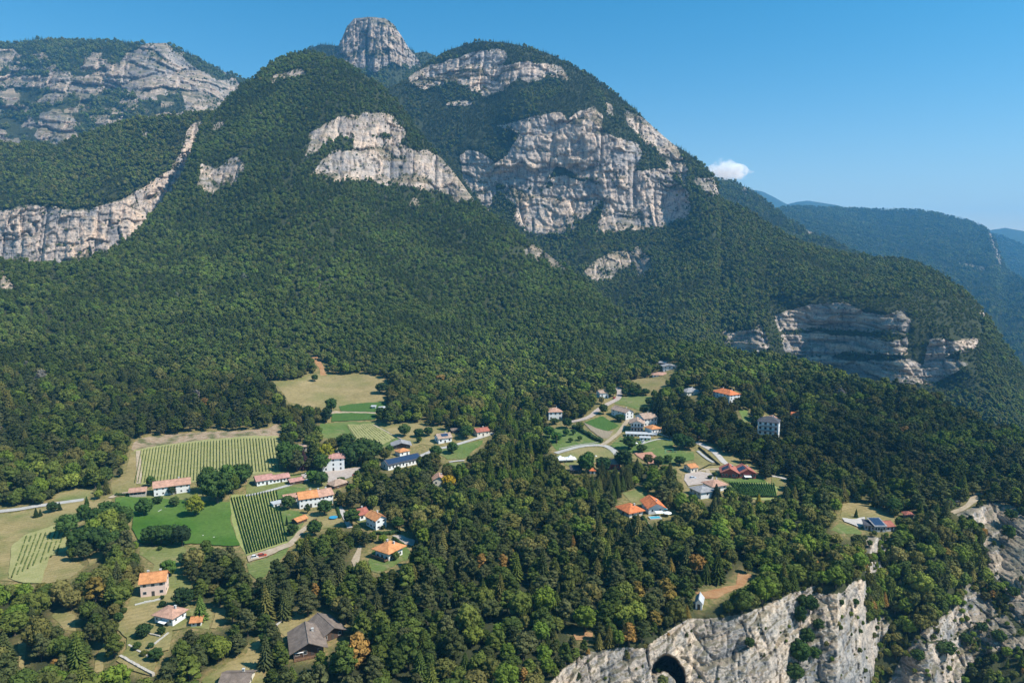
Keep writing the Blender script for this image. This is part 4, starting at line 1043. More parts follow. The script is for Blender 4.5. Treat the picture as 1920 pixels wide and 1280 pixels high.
    if solar:
        x0, x1, y0, y1 = solar; nx = max(1, int((x1 - x0) * W / 1.6)); ny = max(1, int((y1 - y0) * d / 1.3))
        for i in range(nx):
            for j in range(ny):
                a0 = W * (x0 + (x1 - x0) * i / nx) + .04; a1 = W * (x0 + (x1 - x0) * (i + 1) / nx) - .04
                c0 = d * (y0 + (y1 - y0) * j / ny) + .04; c1 = d * (y0 + (y1 - y0) * (j + 1) / ny) - .04
                sb = MB(); slab(sb, [(a0, c0, zat(a0, c0) + .16), (a1, c0, zat(a1, c0) + .16), (a1, c1, zat(a1, c1) + .16), (a0, c1, zat(a0, c1) + .16)], .08)
                sb.build('solar_panel', SOLAR, rf)
    if balcony:
        for z, x0, x1, dep in balcony:
            b2 = MB(); b2.box(W * x0, W * x1, -dep, -.01, z - .15, z); bo = b2.build('balcony', MWOOD, e)
            r2 = MB(); r2.box(W * x0, W * x1, -dep, -dep + .06, z + .85, z + .95)
            k_ = max(4, int(W * (x1 - x0) / .6))
            for q in range(k_ + 1): x = W * x0 + W * (x1 - x0) * q / k_; r2.box(x - .03, x + .03, -dep, -dep + .05, z, z + .85)
            r2.build('railing', MWOOD, bo)
    if deck:
        x0, x1, dep, z = deck
        b2 = MB(); b2.box(W * x0, W * x1, -dep, -.01, z - .2, z); bo = b2.build('deck', MWOOD, e)
        r2 = MB(); r2.box(W * x0, W * x1, -dep, -dep + .08, z + .8, z + .95)
        for q in range(9): x = W * x0 + W * (x1 - x0) * q / 8; r2.box(x - .05, x + .05, -dep, -dep + .08, z - 2.5, z + .8)
        r2.build('railing', MWOOD, bo)
    # keep trees from covering it
    M = Matrix.Translation(e.location) @ Matrix.Rotation(yaw, 4, 'Z')
    cs = [M @ Vector(c) for c in [(x, y, z) for x in (-o, W + o) for y in (-o, d + o) for z in (.6, h)]] + [M @ Vector(c) for c in ((W * .2, d / 2, h + rh), (W * .8, d / 2, h + rh))]
    u, v, t = proj(np.array([c[:] for c in cs]))
    if prot: protect(hull(list(zip(u, v))), float(proj(Pa)[2]) + 4, grow=0)
    ft = [M @ Vector(c) for c in ((-1.5, -2, 0), (W + 1.5, -2, 0), (W + 1.5, d + 1.5, 0), (-1.5, d + 1.5, 0))]
    u, v, t = proj(np.array([c[:] for c in ft])); BASE_OK[raster([list(zip(u, v))], 0)] = False
    e['px'] = (float(A[0]), float(A[1])); HOUSES.append((e, W, d, h))
    return e, W
H = house
H((289,931),(357,922),9,5.2,'farmhouse','long two storey white farmhouse with salmon roof below the large vineyard','house',rh=2.2,rows=2,cols=6,ww=.8,wh=.9,lw=2,chim=1)
H((243,932),(273,929),6,2.9,'barn','open fronted barn with salmon roof just left of the long farmhouse','barn',rh=1.3,open_front=True,wall='stone',chim=0)
H((482,912),(512,907),8,3.4,'long_house','long white low house with pink roof on the lane above the dark vineyard','house',rh=1.9,tiles='pink',rows=1,cols=4,lw=1,chim=0)
H((512,906.5),(543,901),7,2.6,'house_annex','lower white wing of windows joined to the pink roofed long house','house',rh=1.5,tiles='pink',rows=1,cols=5,chim=0)
H((545,910),(570,905),5,2.2,'garden_shed','small shed with pink tiled roof below the lane by the dark vineyard','shed',rh=1.1,tiles='pink',rows=1,cols=2,wall='wood',chim=0,ww=.6,wh=.7)
H((604.5,884),(646,881),8.5,8.2,'villa','tall three storey white villa with pink hipped roof above the courtyard','villa',roof='gable',rh=1.9,tiles='pink',rows=3,cols=3,lw=2,ww=1.0,wh=1.3,chim=2)
H((553,845),(577,843),6,2.6,'shed','small shed with beige roof among the trees left of the white villa','shed',rh=1.0,tiles='beige',rows=1,cols=2,chim=0,wall='stone')
H((627,917),(653,909),7,2.2,'barn','low barn with rounded salmon roof on the slope right of the complex','barn',roof='hip',rh=2.0,tiles='beige',wall='wood',rows=1,cols=2,chim=0)
H((562,954),(596,949),9,5.6,'farm_complex','white farmhouse with bright orange roof above the garden with trampoline','house',rh=2.4,tiles='orange',rows=2,cols=4,lw=2,chim=1,ww=.9,wh=1.0)
H((596.3,949),(625,943),8.6,5.4,'farm_complex','white house wing with pale salmon roof joined to the orange roofed farmhouse','house',rh=2.3,tiles='salmon',rows=2,cols=4,chim=2,ww=.9,wh=1.0)
H((534,943),(558,939),6,2.6,'house_annex','low annex with salmon roof left of the orange roofed farmhouse','house',rh=1.2,tiles='salmon',rows=1,cols=2,chim=0,wall='stone')
H((513,952),(531,948),4.5,1.9,'terrace_building','low white curved terrace building at the corner of the dark vineyard','building',roof='shed',rh=.2,tiles='tin',rows=1,cols=2,chim=0,ov=.2)
H((558,984),(576,977),4.5,2.0,'garden_shed','small shed with orange roof in the dry garden below the farm complex','shed',rh=.9,tiles='orange',rows=1,cols=1,wall='wood',chim=0)
H((675,977.5),(691.5,973),7,3.6,'small_house','small white house with dull red roof beside the taller gabled house','house',rh=1.9,tiles='red',rows=1,cols=2,lw=1,chim=1,ww=1.3)
H((705,995),(725,989),9,5.6,'gabled_house','tall white house with orange gable facing the viewer beside a hedge','house',roof='gfront',rh=1.7,tiles='orange',rows=2,cols=2,lw=3,chim=1,ww=1.3,wh=.9,ov=.8,door=False)
H((704.5,1044),(729,1052),8.8,4.6,'chalet','white chalet with wide orange roof and dark timber deck on the lawn','chalet',roof='hip',rh=2.1,ov=1.5,tiles='orange',rows=2,cols=3,rw=3,chim=2,ww=1.2,wh=1.1,deck=(-.2,1.0,2.2,.9))
H((264,1120),(311,1114),7,6.0,'pink_house','pink two storey house with orange roof on the slope in the lower left','house',rh=2.4,tiles='orange',wall='pink',rows=2,cols=3,rw=2,chim=2,ww=1.2,wh=1.1)
H((290.5,1168),(324,1175),6.5,3.6,'cottage','white cottage with salmon hipped roof and awning below the pink house','cottage',roof='hip',rh=1.4,tiles='salmon',rows=1,cols=4,rw=2,chim=1,ww=.7,wh=.8,ov=.8)
H((358.5,1175),(377,1173),4.5,1.9,'garden_house','small garden house with orange roof right of the white cottage','shed',rh=.7,tiles='orange',rows=1,cols=2,chim=0,ww=.6,wh=.6)
H((551,1236),(607,1225),12.5,3.2,'chalet','lower of two timber chalets with broad grey shingle roof','chalet',roof='gfront',rh=2.3,tiles='brown',wall='wood',rows=1,cols=4,chim=1,ov=1.4,deck=(0,1,1.8,.3),ww=1.2)
H((604,1206),(644,1191),11,2.8,'chalet','upper of two timber chalets with broad grey shingle roof among trees','chalet',roof='gfront',rh=2.1,tiles='brown',wall='wood',rows=1,cols=3,chim=0,ov=1.4,ww=1.2)
H((412,1292),(464,1291),7,1.8,'outbuilding','outbuilding with grey roof cut off by the bottom edge of the picture','building',rh=1.5,tiles='brown',rows=1,cols=3,chim=1,wall='cream')
H((728,882),(790,868),9,3.6,'hall','long white hall with dark solar covered roof among trees','hall',rh=2.3,tiles='dark',rows=1,cols=10,lw=1,chim=0,solar=(.02,.98,.02,.46),ww=1.0,wh=1.6)
H((750,856),(768,852),6,3.2,'roofed_annex','small building with orange hipped roof behind the solar hall','building',roof='hip',rh=1.4,tiles='orange',rows=1,cols=2,chim=0)
H((737,842),(769,840),9,2.6,'barn','open barn with wide grey roof between vineyard and solar hall','barn',roof='gfront',rh=1.8,tiles='grey',wall='wood',rows=1,cols=3,chim=0,ov=1.3)
H((822.5,832),(847,829),8.5,4.0,'house','white house with two rows of solar panels on its beige roof','house',rh=2.4,tiles='beige',rows=1,cols=3,lw=1,chim=1,solar=(.28,.8,.12,.42),ww=1.3,wh=1.4)
H((895,819),(917,816),7,3.8,'house','stone house with dark red roof at the wood edge above the road','house',rh=1.9,tiles='red',wall='cream',rows=1,cols=3,chim=1)
H((847,812),(861,811),5,2.2,'shed','low brown shed left of the red roofed house above the road','shed',rh=.9,tiles='brown',wall='wood',rows=1,cols=2,chim=0)
H((812,912),(835,911),8,4.2,'house','house with salmon gable half hidden in the wood beside a yellow tree','house',roof='gfront',rh=1.9,tiles='salmon',wall='cream',rows=1,cols=2,chim=1)
H((1029,788),(1054,787),10,7.0,'villa','square white villa with salmon hipped roof at the end of the paved lane','villa',roof='hip',rh=2.4,tiles='salmon',rows=2,cols=3,lw=2,chim=1,ww=1.3,wh=1.5)
H((1125,747),(1141,746),8,5.0,'small_house','small white house with beige roof beside the winding lane','house',rh=1.6,tiles='beige',rows=1,cols=2,rw=1,lw=1,chim=1,ww=1.4)
H((1146,777),(1173,785),8,5.0,'house','white house with pinkish grey roof beside the striped crop field','house',rh=2.2,tiles='beige',rows=2,cols=3,rw=2,chim=1,ww=1.0)
H((1182.5,809),(1206,810),12,6.8,'hotel','white hotel front with timber balconies under a beige gable roof','hotel',roof='gfront',rh=2.0,tiles='beige',rows=2,cols=4,rw=3,chim=1,ov=1.3,ww=1.3,wh=1.7,balcony=[(3.3,.02,.98,1.3),(.6,.02,.98,1.3)],door=False)
H((1207.5,800),(1232,798),14,6.4,'hotel','rear hotel block with weathered salmon roof beside dark spruces','hotel',rh=2.6,tiles='beige',rows=2,cols=4,rw=2,chim=1,ww=1.0)
H((1222,814),(1239,812),9,4.0,'hotel_wing','hotel wing with orange roof above the white terrace','hotel',roof='hip',rh=2.0,tiles='orange',rows=1,cols=3,chim=0)
H((1174,818),(1231,820),4.5,2.1,'terrace_roof','long flat white terrace roof in front of the hotel','terrace',roof='shed',rh=.5,tiles='tin',rows=1,cols=8,chim=0,ov=.5,ww=1.4,wh=1.3)
H((1200,826),(1220,826.5),4.0,2.2,'pavilion','small white pavilion with flat roof below the hotel terrace','pavilion',roof='shed',rh=.2,tiles='tin',rows=1,cols=3,chim=0,ov=.3)
H((1224,707.5),(1256,708),9,2.6,'bungalow','low bungalow with salmon roof at the top of the valley meadows','bungalow',roof='hip',rh=2.0,tiles='salmon',rows=1,cols=4,chim=1,ww=1.2)
H((1244,697),(1267,697),9,5.6,'house','white house with grey flat gable behind the salmon roofed bungalow','house',roof='gfront',rh=1.4,tiles='grey',rows=2,cols=3,chim=1,ww=1.4,ov=1.0)
H((1235,686),(1248,687),8,3.6,'shed','dark shed with grey roof left of the white house in the upper wood','shed',rh=1.0,tiles='grey',wall='wood',rows=1,cols=2,chim=0)
H((1288,744),(1313,742),10,4.2,'house','house with grey hipped roof hidden behind the wooded knoll','house',roof='hip',rh=2.4,tiles='grey',rows=1,cols=4,chim=1,wall='cream')
H((1336,742),(1368,750),11,4.3,'apartment_house','long house with bright orange hipped roof on the wooded hill','house',roof='hip',rh=2.8,tiles='bright',rows=2,cols=5,rw=3,chim=2,ww=1.1)
H((1420,814),(1459,818),11,10.4,'hotel','four storey bluish white hotel with dark hipped roof and balconies','hotel',roof='hip',rh=3.0,tiles='dark',rows=3,cols=4,lw=2,chim=1,ww=1.6,wh=1.7,balcony=[(3.6,.1,.95,1.2),(7.0,.1,.95,1.2)],door=False)
H((1446,792),(1457,792),6,3.0,'tower_house','small tower with salmon roof behind the dark roofed hotel','tower',roof='hip',rh=1.4,tiles='salmon',rows=1,cols=1,chim=0,door=False,zoff=1)
H((1484,783),(1497,784),7,2.5,'cottage','cottage with red roof peeping out of the dark eastern wood','cottage',rh=1.6,tiles='bright',rows=1,cols=2,chim=0)
H((1138,880),(1163,881),9,4.0,'house','timber house with salmon roof at the meadow road bend','house',rh=2.0,tiles='salmon',wall='redp',rows=1,cols=3,chim=1)
H((1070,887),(1090,887),7,2.4,'shed','dark roofed shed at the edge of the mown meadow','shed',rh=1.8,tiles='dark',wall='wood',rows=1,cols=3,chim=0)
H((1106,888),(1116,888),6,2.4,'shed','little shed with red roof behind the dark roofed shed','shed',roof='hip',rh=1.4,tiles='bright',rows=1,cols=1,chim=0)
H((1157,958),(1180,970),9,2.8,'bungalow','left of two bungalows with bright orange tiled roofs','bungalow',roof='hip',rh=2.4,tiles='bright',rows=1,cols=3,rw=2,chim=1,ov=1.0)
H((1203,949),(1216,964),8.5,3.8,'bungalow','right of two bungalows with bright orange tiled roofs, beside a parasol','bungalow',roof='gable',rh=2.2,tiles='bright',rows=1,cols=3,rw=2,chim=1,ov=1.0)
H((1295,887),(1308,885),7,3.6,'small_house','small house with plain orange roof left of the red solar roofed house','house',roof='gable',rh=1.3,tiles='orange',rows=1,cols=2,lw=2,chim=0,wall='cream')
H((1353,895),(1384,897),11,3.6,'house','left half of a red house with solar panels on its gables','house',roof='gfront',rh=2.6,tiles='red',wall='redp',rows=1,cols=5,lw=2,chim=1,solar=(.05,.44,.15,.7),ov=1.0)
H((1386,897),(1417,897),11,3.6,'house','right half of a red house with solar panels on its gables','house',roof='gfront',rh=2.6,tiles='red',wall='redp',rows=1,cols=5,rw=2,chim=1,solar=(.05,.44,.15,.7),ov=1.0)
H((1336,922),(1362,918),9,3.6,'house','white house with pale salmon hipped roof above the small vineyard','house',roof='hip',rh=1.9,tiles='salmon',rows=1,cols=3,rw=2,chim=1,ov=1.0)
H((1293,924),(1314,934),9.5,3.6,'house','house with pale grey roof and square of solar panels beside dark tree','house',roof='hip',rh=1.7,tiles='grey',rows=1,cols=3,rw=1,chim=0,solar=(.2,.55,.5,.85),ov=.8)
H((1640,997),(1660,997),7,3.2,'cliff_house','glassy house with tilted blue solar roof on the cliff edge','house',roof='shed',rh=1.6,tiles='grey',rows=1,cols=4,chim=0,solar=(.02,.98,.02,.98),ww=1.0,wh=1.4,wall='grey')
H((1661.5,996),(1676,995),7,2.8,'cliff_house_wing','wing with brown roof right of the solar roofed cliff house','house',rh=1.4,tiles='red',rows=1,cols=2,chim=0,wall='grey')
H((1621,993),(1639,995),6.5,2.6,'cliff_house_wing','dark flat wing left of the solar roofed cliff house','house',roof='shed',rh=.6,tiles='dark',rows=1,cols=3,chim=0,wall='grey')
H((1698,972),(1712,973),4.5,2.3,'kiosk','small open kiosk with red tiled roof behind the cliff house','kiosk',roof='hip',rh=1.1,tiles='red',wall='stone',open_front=True,chim=0,ov=.8)
H((1304,1141),(1316,1143),5.5,2.8,'chapel','little chapel with pale grey roof on the rim of the near cliff','chapel',roof='gfront',rh=1.4,tiles='tin',rows=1,cols=1,rw=1,chim=0,ov=.5,wall='white')
H((697,766),(704,766),3,2.0,'hut','tiny grey hut at the right edge of the large dry meadow','hut',rh=.6,tiles='tin',rows=1,cols=1,chim=0,door=False,ww=.5,wh=.5)
H((712,769),(722,768),4,1.8,'greenhouse','small white greenhouse right of the tiny hut above the green strips','greenhouse',rh=.8,tiles='tin',rows=1,cols=2,chim=0,door=False)
# ------------------------------------------------------------------ grass shows round the clearings
_L = LAYERS['front']; _g = blur(~np.isnan(CLEAR), 7, 2)
_gv = np.clip(look(_g, _L.U, _L.V) * 2.6, 0, 1).ravel()
_at = _L.obj.data.attributes.new('grass', 'FLOAT', 'POINT'); _at.data.foreach_set('value', np.concatenate([np.zeros(4 * _L.nu), _gv]).astype(np.float32))

for _p in ROCK['cliff']:
    _m = raster([_p], 0) & (_mv[:, None] < 1292)
    _e = blur(_m, 2, 1) > .97
    CLEAR[_e] = np.fmax(CLEAR[_e], sample(LAYERS['front'], GU[_e], GV[_e]))
# ------------------------------------------------------------------ the woods
print('woods')
def candidates(L, spacing, umin, umax, over=3.0, steepw=.75):
    P = L.P; nv, nu = P.shape[:2]
    a = P[1:, :-1] - P[:-1, :-1]; b = P[:-1, 1:] - P[:-1, :-1]
    cr = np.cross(a, b); area = np.linalg.norm(cr, axis=-1); nz = np.abs(cr[..., 2]) / (area + 1e-9)
    ar = area * (.35 + .65 * np.clip(nz * 1.6, 0, 1))
    cu = L.U[:-1, :-1]
    ar = np.where((cu > umin) & (cu < umax), np.minimum(ar, 3000), 0)
    n_ = int(ar.sum() / spacing**2 * over)
    c = np.cumsum(ar.ravel()); k = np.searchsorted(c, rng.random(n_) * c[-1]); k = np.clip(k, 0, len(c) - 1)
    i, j = np.divmod(k, nu - 1); fi = rng.random(n_); fj = rng.random(n_)
    Q = (P[i, j] * ((1 - fi) * (1 - fj))[:, None] + P[i + 1, j] * (fi * (1 - fj))[:, None] + P[i, j + 1] * ((1 - fi) * fj)[:, None] + P[i + 1, j + 1] * (fi * fj)[:, None])
    return Q, nz[i, j]
def thin(Q, size, k=.62):
    """keep points whose crowns do not crowd one another"""
    cell = 6.0; grid = {}; keep = np.zeros(len(Q), bool)
    X = Q.tolist(); S = size.tolist()
    for n_, (x, y, z) in enumerate(X):
        s = S[n_]; i, j = int(x // cell), int(y // cell); ok = True
        for a in (-1, 0, 1):
            for b in (-1, 0, 1):
                for (xx, yy, zz, ss) in grid.get((i + a, j + b), ()):
                    dd = (xx - x)**2 + (yy - y)**2 + (zz - z)**2
                    if dd < (k * (s + ss))**2: ok = False; break
                if not ok: break
            if not ok: break
        if ok:
            keep[n_] = True; grid.setdefault((i, j), []).append((x, y, z, s))
    return keep
PAL = {
 'deep': [(.040, .058, .014), (.048, .070, .016), (.062, .084, .018), (.050, .060, .020), (.074, .094, .020)],
 'olive': [(.075, .080, .022), (.095, .092, .026), (.085, .100, .022), (.064, .074, .020), (.108, .100, .032)],
 'pine': [(.034, .046, .016), (.044, .054, .020), (.054, .062, .024), (.066, .072, .028)],
 'fresh': [(.075, .115, .018), (.095, .132, .020), (.068, .100, .016), (.115, .140, .026)],
 'rust': [(.16, .12, .03), (.20, .12, .035), (.13, .12, .035)],
}
def palette(names, n_):
    c = np.array([q for k in names for q in PAL[k]]); return c[rng.integers(0, len(c), n_)] * rng.uniform(.8, 1.2, (n_, 1))
FOREST = []     # (name, kind, detail, arrays)
def plant(lname, spacing, smin, smax, hidden, mode):
    L = LAYERS[lname]
    Q, nz = candidates(L, spacing, -190, 2120)
    if lname == 'front':
        ru_ = rng.uniform(1030, 1905, 900); rv_ = curve(EDGE, ru_) - rng.uniform(-3, 16, 900)
        ru_ = np.concatenate([ru_, rng.uniform(1600, 1885, 1500)]); rv_ = np.concatenate([rv_, rng.uniform(995, 1235, 1500)])
        Q = np.concatenate([Q, ground(ru_, rv_)]); nz = np.concatenate([nz, np.ones(2400)])
    u, v, t = proj(Q)
    ok = (v > -40) & (v < 1380)
    if hidden is not None: ok &= ~hidden(u, v)
    Q, nz, u, v, t = Q[ok], nz[ok], u[ok], v[ok], t[ok]
    rk = look(L.rock, u, v)
    nzv = fbm(Q[:, 0] / 40, Q[:, 1] / 40, Q[:, 2] / 25, 3)
    vgm = np.zeros((MH, MW)); vgm[np.clip((L.V / 2 + MOFF).astype(int), 0, MH - 1), np.clip((L.U / 2 + MOFF).astype(int), 0, MW - 1)] = L.veg
    vg = look(vgm, u, v)
    sparse = rng.random(len(Q)) < .03 + .05 * (v > 1000) + .75 * np.clip(vg * 1.2 - .25, 0, 1)
    rb = look(blur(L.rock, 3), u, v); sparse |= rk & (rng.random(len(Q)) < (1 - rb) * 1.1)
    if lname == 'west': sparse |= rng.random(len(Q)) < .10
    keep = ~rk | sparse
    if lname == 'west':      # patchy cover with rock showing through
        patch = fbm(Q[:, 0] / 90, Q[:, 1] / 90, Q[:, 2] / 40, 4)
        low = (v > 130)
        keep &= ~(low & (patch < .43))
    s = rng.uniform(smin, smax, len(Q)) * np.where(rk, rng.uniform(.25, .6, len(Q)), 1)
    sp = fbm(Q[:, 0] / 55, Q[:, 1] / 55, 4.4, 3) + rng.uniform(-.12, .12, len(Q))
    kind = np.full(len(Q), 0)      # broad
    if mode == 'front':
        pinezone = np.clip((v - 880) / 150, 0, 1) * np.exp(-((u - 880) / 420)**2) * .16
        kind = np.where(sp > .56 - pinezone, 1, 0)
        s *= 1 - .24 * np.clip((720 - v) / 60, 0, 1)
        spz = ((np.abs(u - 968) < 52) & (rng.random(len(Q)) < .55) & (v > 770) & (v < 935)) | (np.hypot(u - 1150, (v - 905) * 1.2) < 60)
        kind = np.where((spz & (rng.random(len(Q)) < .75)) | (rng.random(len(Q)) < .05 + .06 * (v > 900)) & (v > 700), 2, kind)
        s = np.where(kind == 2, s * .82, s)
        # taller, fuller trees round the village
        s *= 1 + .18 * np.clip((v - 680) / 60, 0, 1) * np.clip((980 - v) / 100, 0, 1)
        s *= 1 - .25 * np.clip((v - 1150) / 60, 0, 1) * (u > 950)
        bel = v > curve(EDGE, u) + 5
        spur_ = in_poly(u, v, [(1655,1000),(1690,985),(1790,980),(1850,1050),(1885,1100),(1860,1112),(1818,1080),(1785,1140),(1725,1188),(1700,1235),(1670,1240),(1655,1100)])
        s *= np.where(bel & ~spur_, .62, 1)
    elif mode == 'far':
        kind = np.where(sp > .5, 2, 0); s = np.where(kind == 2, s * .72, s)
    else:
        kind = np.where(sp > .6, 1, 0)
        if lname == 'dome': s = np.where((u > 1440) & (u < 1840) & (v > 560) & (v < 740), s * .5, s)
        if lname == 'dome': kind = np.where((v < 330) & (sp > .42) , 2, kind); s = np.where(kind == 2, s * .68, s)
    gul = np.abs(fbm(Q[:, 0] / 70, Q[:, 1] / 200, 8.8, 4) - .5)
    keep &= ~((gul < .012) & (v < 690) & (rng.random(len(Q)) < .8))
    keep &= look(BASE_OK, u, v) if mode == 'front' else True
    hf = np.choose(kind, [2.1, 2.2, 3.4])
    hpx = s * hf * FPX / t; wpx = s * 2 * FPX / t
    if mode == 'front': keep &= ~covers(u, v, t, hpx, wpx) | (rk & (v > 1000) & (s < 1.5))
    Q, s, kind, u, v, t, rk = Q[keep], s[keep], kind[keep], u[keep], v[keep], t[keep], rk[keep]
    pri = rng.permutation(len(s)); Q, s, kind, u, v, t = Q[pri], s[pri], kind[pri], u[pri], v[pri], t[pri]
    kp = thin(Q, s, .58)
    Q, s, kind, u, v, t = Q[kp], s[kp], kind[kp], u[kp], v[kp], t[kp]
    n_ = len(Q)
    tint = palette(['deep', 'olive'], n_)
    z1 = fbm(Q[:, 0] / 120, Q[:, 1] / 120, Q[:, 2] / 80, 3)
    if mode == 'front':
        tint = np.where((kind == 1)[:, None], palette(['pine', 'deep'], n_), tint)
        tint = np.where((kind == 2)[:, None], palette(['deep', 'pine', 'olive'], n_), tint)
        fr = (rng.random(n_) < .10 + .25 * (z1 > .56) + .25 * ((u > 900) & (v > 1080))) & (kind == 0)
        tint = np.where(fr[:, None], palette(['fresh'], n_), tint)
        popl = (np.abs(u - 968) < 52) & (v > 770) & (v < 935)
        tint = np.where(popl[:, None] & (kind == 2)[:, None], palette(['fresh', 'deep'], n_) * .95, tint)
        ru = rng.random(n_) < .002 + .02 * (v > 1000) + .05 * ((v > 1030) & (u > 900))
        tint = np.where(ru[:, None], palette(['rust'], n_), tint)
        dead = (rng.random(n_) < .005) & (kind > 0) & (v < 760); tint = np.where(dead[:, None], np.array([[.17, .155, .135]]), tint)
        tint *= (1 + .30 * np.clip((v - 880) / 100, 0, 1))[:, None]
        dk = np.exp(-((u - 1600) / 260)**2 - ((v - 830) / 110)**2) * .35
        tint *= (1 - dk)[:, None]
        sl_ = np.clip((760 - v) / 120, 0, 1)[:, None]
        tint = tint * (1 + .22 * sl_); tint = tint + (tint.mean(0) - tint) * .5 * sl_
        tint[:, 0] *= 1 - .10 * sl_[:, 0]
    else:
        tint = np.where((kind > 0)[:, None], palette(['pine', 'deep'], n_), palette(['deep', 'olive', 'deep'], n_)); tint = tint + (tint.mean(0) - tint) * .4
        fr = rng.random(n_) < .08
        tint = np.where(fr[:, None], palette(['fresh'], n_) * .8, tint)
    tint *= (.66 + .68 * z1)[:, None]
    gm = tint.mean(1, keepdims=True); tint = np.clip(gm + (tint - gm) * 1.02, .006, 1) * (1.08 if mode == 'front' else 1.15) * np.array([1.06, 1, 1.02])
    scl = np.stack([s * rng.uniform(.85, 1.15, n_), s * rng.uniform(.85, 1.15, n_), s * rng.uniform(.85, 1.25, n_)], 1)
    scl[:, :2] *= np.where((kind == 2) & (mode == 'front'), 1.3, 1)[:, None]
    rot = np.stack([rng.normal(0, .05, n_), rng.normal(0, .05, n_), rng.uniform(0, 6.28, n_)], 1)
    idx = rng.integers(0, NVAR, n_)
    return dict(Q=Q, s=s, kind=kind, u=u, v=v, t=t, scl=scl, rot=rot, idx=idx, tint=tint)
def emit(D, base, labels, det, sel=None):
    for ki, kn in enumerate(('broad', 'pine', 'spruce')):
        m = (D['kind'] == ki) & (sel if sel is not None else True)
        if m.sum() < 1: continue
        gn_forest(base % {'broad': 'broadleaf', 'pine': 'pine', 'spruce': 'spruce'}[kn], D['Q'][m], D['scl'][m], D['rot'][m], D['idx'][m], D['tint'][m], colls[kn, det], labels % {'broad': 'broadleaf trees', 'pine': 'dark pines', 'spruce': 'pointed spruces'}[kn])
hid = lambda pts, off: (lambda u, v: v > curve(pts, u) + off)
fr = plant('front', 5.8, 2.2, 5.0, None, 'front')
print('front trees', len(fr['Q']))
px = fr['s'] * FPX / fr['t']
near = fr['t'] < 620
emit(fr, '%s_forest', 'distant mass of %s covering the slope of the main mountain', 1, ~near)
order = np.argsort(-px); single = np.zeros(len(px), bool)
cap = {0: 160, 1: 260, 2: 90}
for n_ in order:
    if near[n_] and -30 < fr['u'][n_] < 1950 and fr['v'][n_] < 1290 and cap[fr['kind'][n_]] > 0:
        single[n_] = True; cap[fr['kind'][n_]] -= 1
emit(fr, '%s_wood', 'wood of %s round the village and above the near cliff', 2, near & ~single)
def tone_word(c):
    r_, g_, b_ = c
    if r_ > g_ * .95: return 'rusty yellow'
    if g_ > .10: return 'fresh green'
    if g_ > .075: return 'olive green'
    if g_ > .055: return 'mid green'
    return 'dark green'
MARKS = [(1312,1130,'the little chapel'),(1250,1250,'the cave in the cliff'),(1650,985,'the solar roofed cliff house'),(1708,962,'the red roofed kiosk'),(1195,955,'the orange roofed bungalows'),
 (1385,885,'the red solar roofed house'),(728,1035,'the orange roofed chalet'),(715,975,'the tall gabled house'),(595,1190,'the grey roofed chalets'),(315,1160,'the white cottage'),(290,1100,'the pink house'),
 (322,920,'the long white farmhouse'),(625,865,'the tall white villa'),(760,870,'the solar covered hall'),(838,910,'the golden yellow tree'),(1438,800,'the dark roofed hotel'),(1360,740,'the bright orange hipped roof'),
 (1205,800,'the white balconied hotel'),(1830,930,'the viewpoint path'),(1400,1085,'the orange soil clearing'),(1093,1193,'the rust coloured clearing'),(60,1050,'the sparse vineyard'),(440,1275,'the roof at the bottom edge'),
 (1338,912,'the salmon hipped roof'),(1630,1120,'the pale cliff pillar'),(1800,1150,'the white ledge of the cliff'),(905,810,'the dark red roof'),(515,850,'the large vineyard'),(1080,880,'the dark roofed meadow shed'),(500,1080,'the green strip below the vineyard')]
ORD = ['nearest', 'second nearest', 'third nearest', 'fourth nearest', 'fifth nearest', 'sixth nearest', 'seventh nearest', 'eighth nearest', 'ninth nearest', 'tenth nearest', 'eleventh nearest', 'twelfth nearest']
def spot(u, v):
    d_ = [math.hypot(u - a, (v - b) * 1.4) for a, b, _ in MARKS]; k = int(np.argmin(d_)); a, b, w = MARKS[k]
    if abs(u - a) > abs(v - b) * 1.4: side = 'left of' if u < a else 'right of'
    else: side = 'behind' if v < b else 'below'
    return side + ' ' + w, d_[k]
WORD = {0: ('broadleaf_tree', 'broadleaf tree', 'tree', 'broad'), 1: ('pine_tree', 'tufted pine', 'pine tree', 'pine'), 2: ('spruce_tree', 'pointed spruce', 'spruce tree', 'spruce')}
def make_tree(kind, var, loc, scl, rz, tint, label, group, trunk_on=True, name=None):
    nm, _, cat, kk = WORD[kind]
    e = bpy.data.objects.new(name or nm, None); col.objects.link(e); e.empty_display_size = .5
    e.location = loc; e.rotation_euler = (0, 0, rz); e.scale = scl
    e['label'] = label; e['category'] = cat
    if group: e['group'] = group
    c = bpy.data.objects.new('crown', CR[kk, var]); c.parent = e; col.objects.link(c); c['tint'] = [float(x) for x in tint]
    t = bpy.data.objects.new('trunk', TR[kk, var]); t.parent = e; col.objects.link(t)
    return e
info = {}
for n_ in np.nonzero(single)[0]:
    ki = int(fr['kind'][n_]); sp_, dd = spot(fr['u'][n_], fr['v'][n_]); info.setdefault((tone_word(fr['tint'][n_]), ki, sp_), []).append((dd, int(n_)))
for (w, ki, sp_), lst in info.items():
    for r_, (dd, n_) in enumerate(sorted(lst)):
        far_ = r_ >= len(ORD)
        lab = ('farther %s %s %s' if far_ else ORD[r_] + ' %s %s %s') % (w, WORD[ki][1], sp_)
        make_tree(ki, int(fr['idx'][n_]), fr['Q'][n_], fr['scl'][n_], fr['rot'][n_][2], fr['tint'][n_], lab, lab if far_ else '%s trees of the wood round the village' % WORD[ki][1])
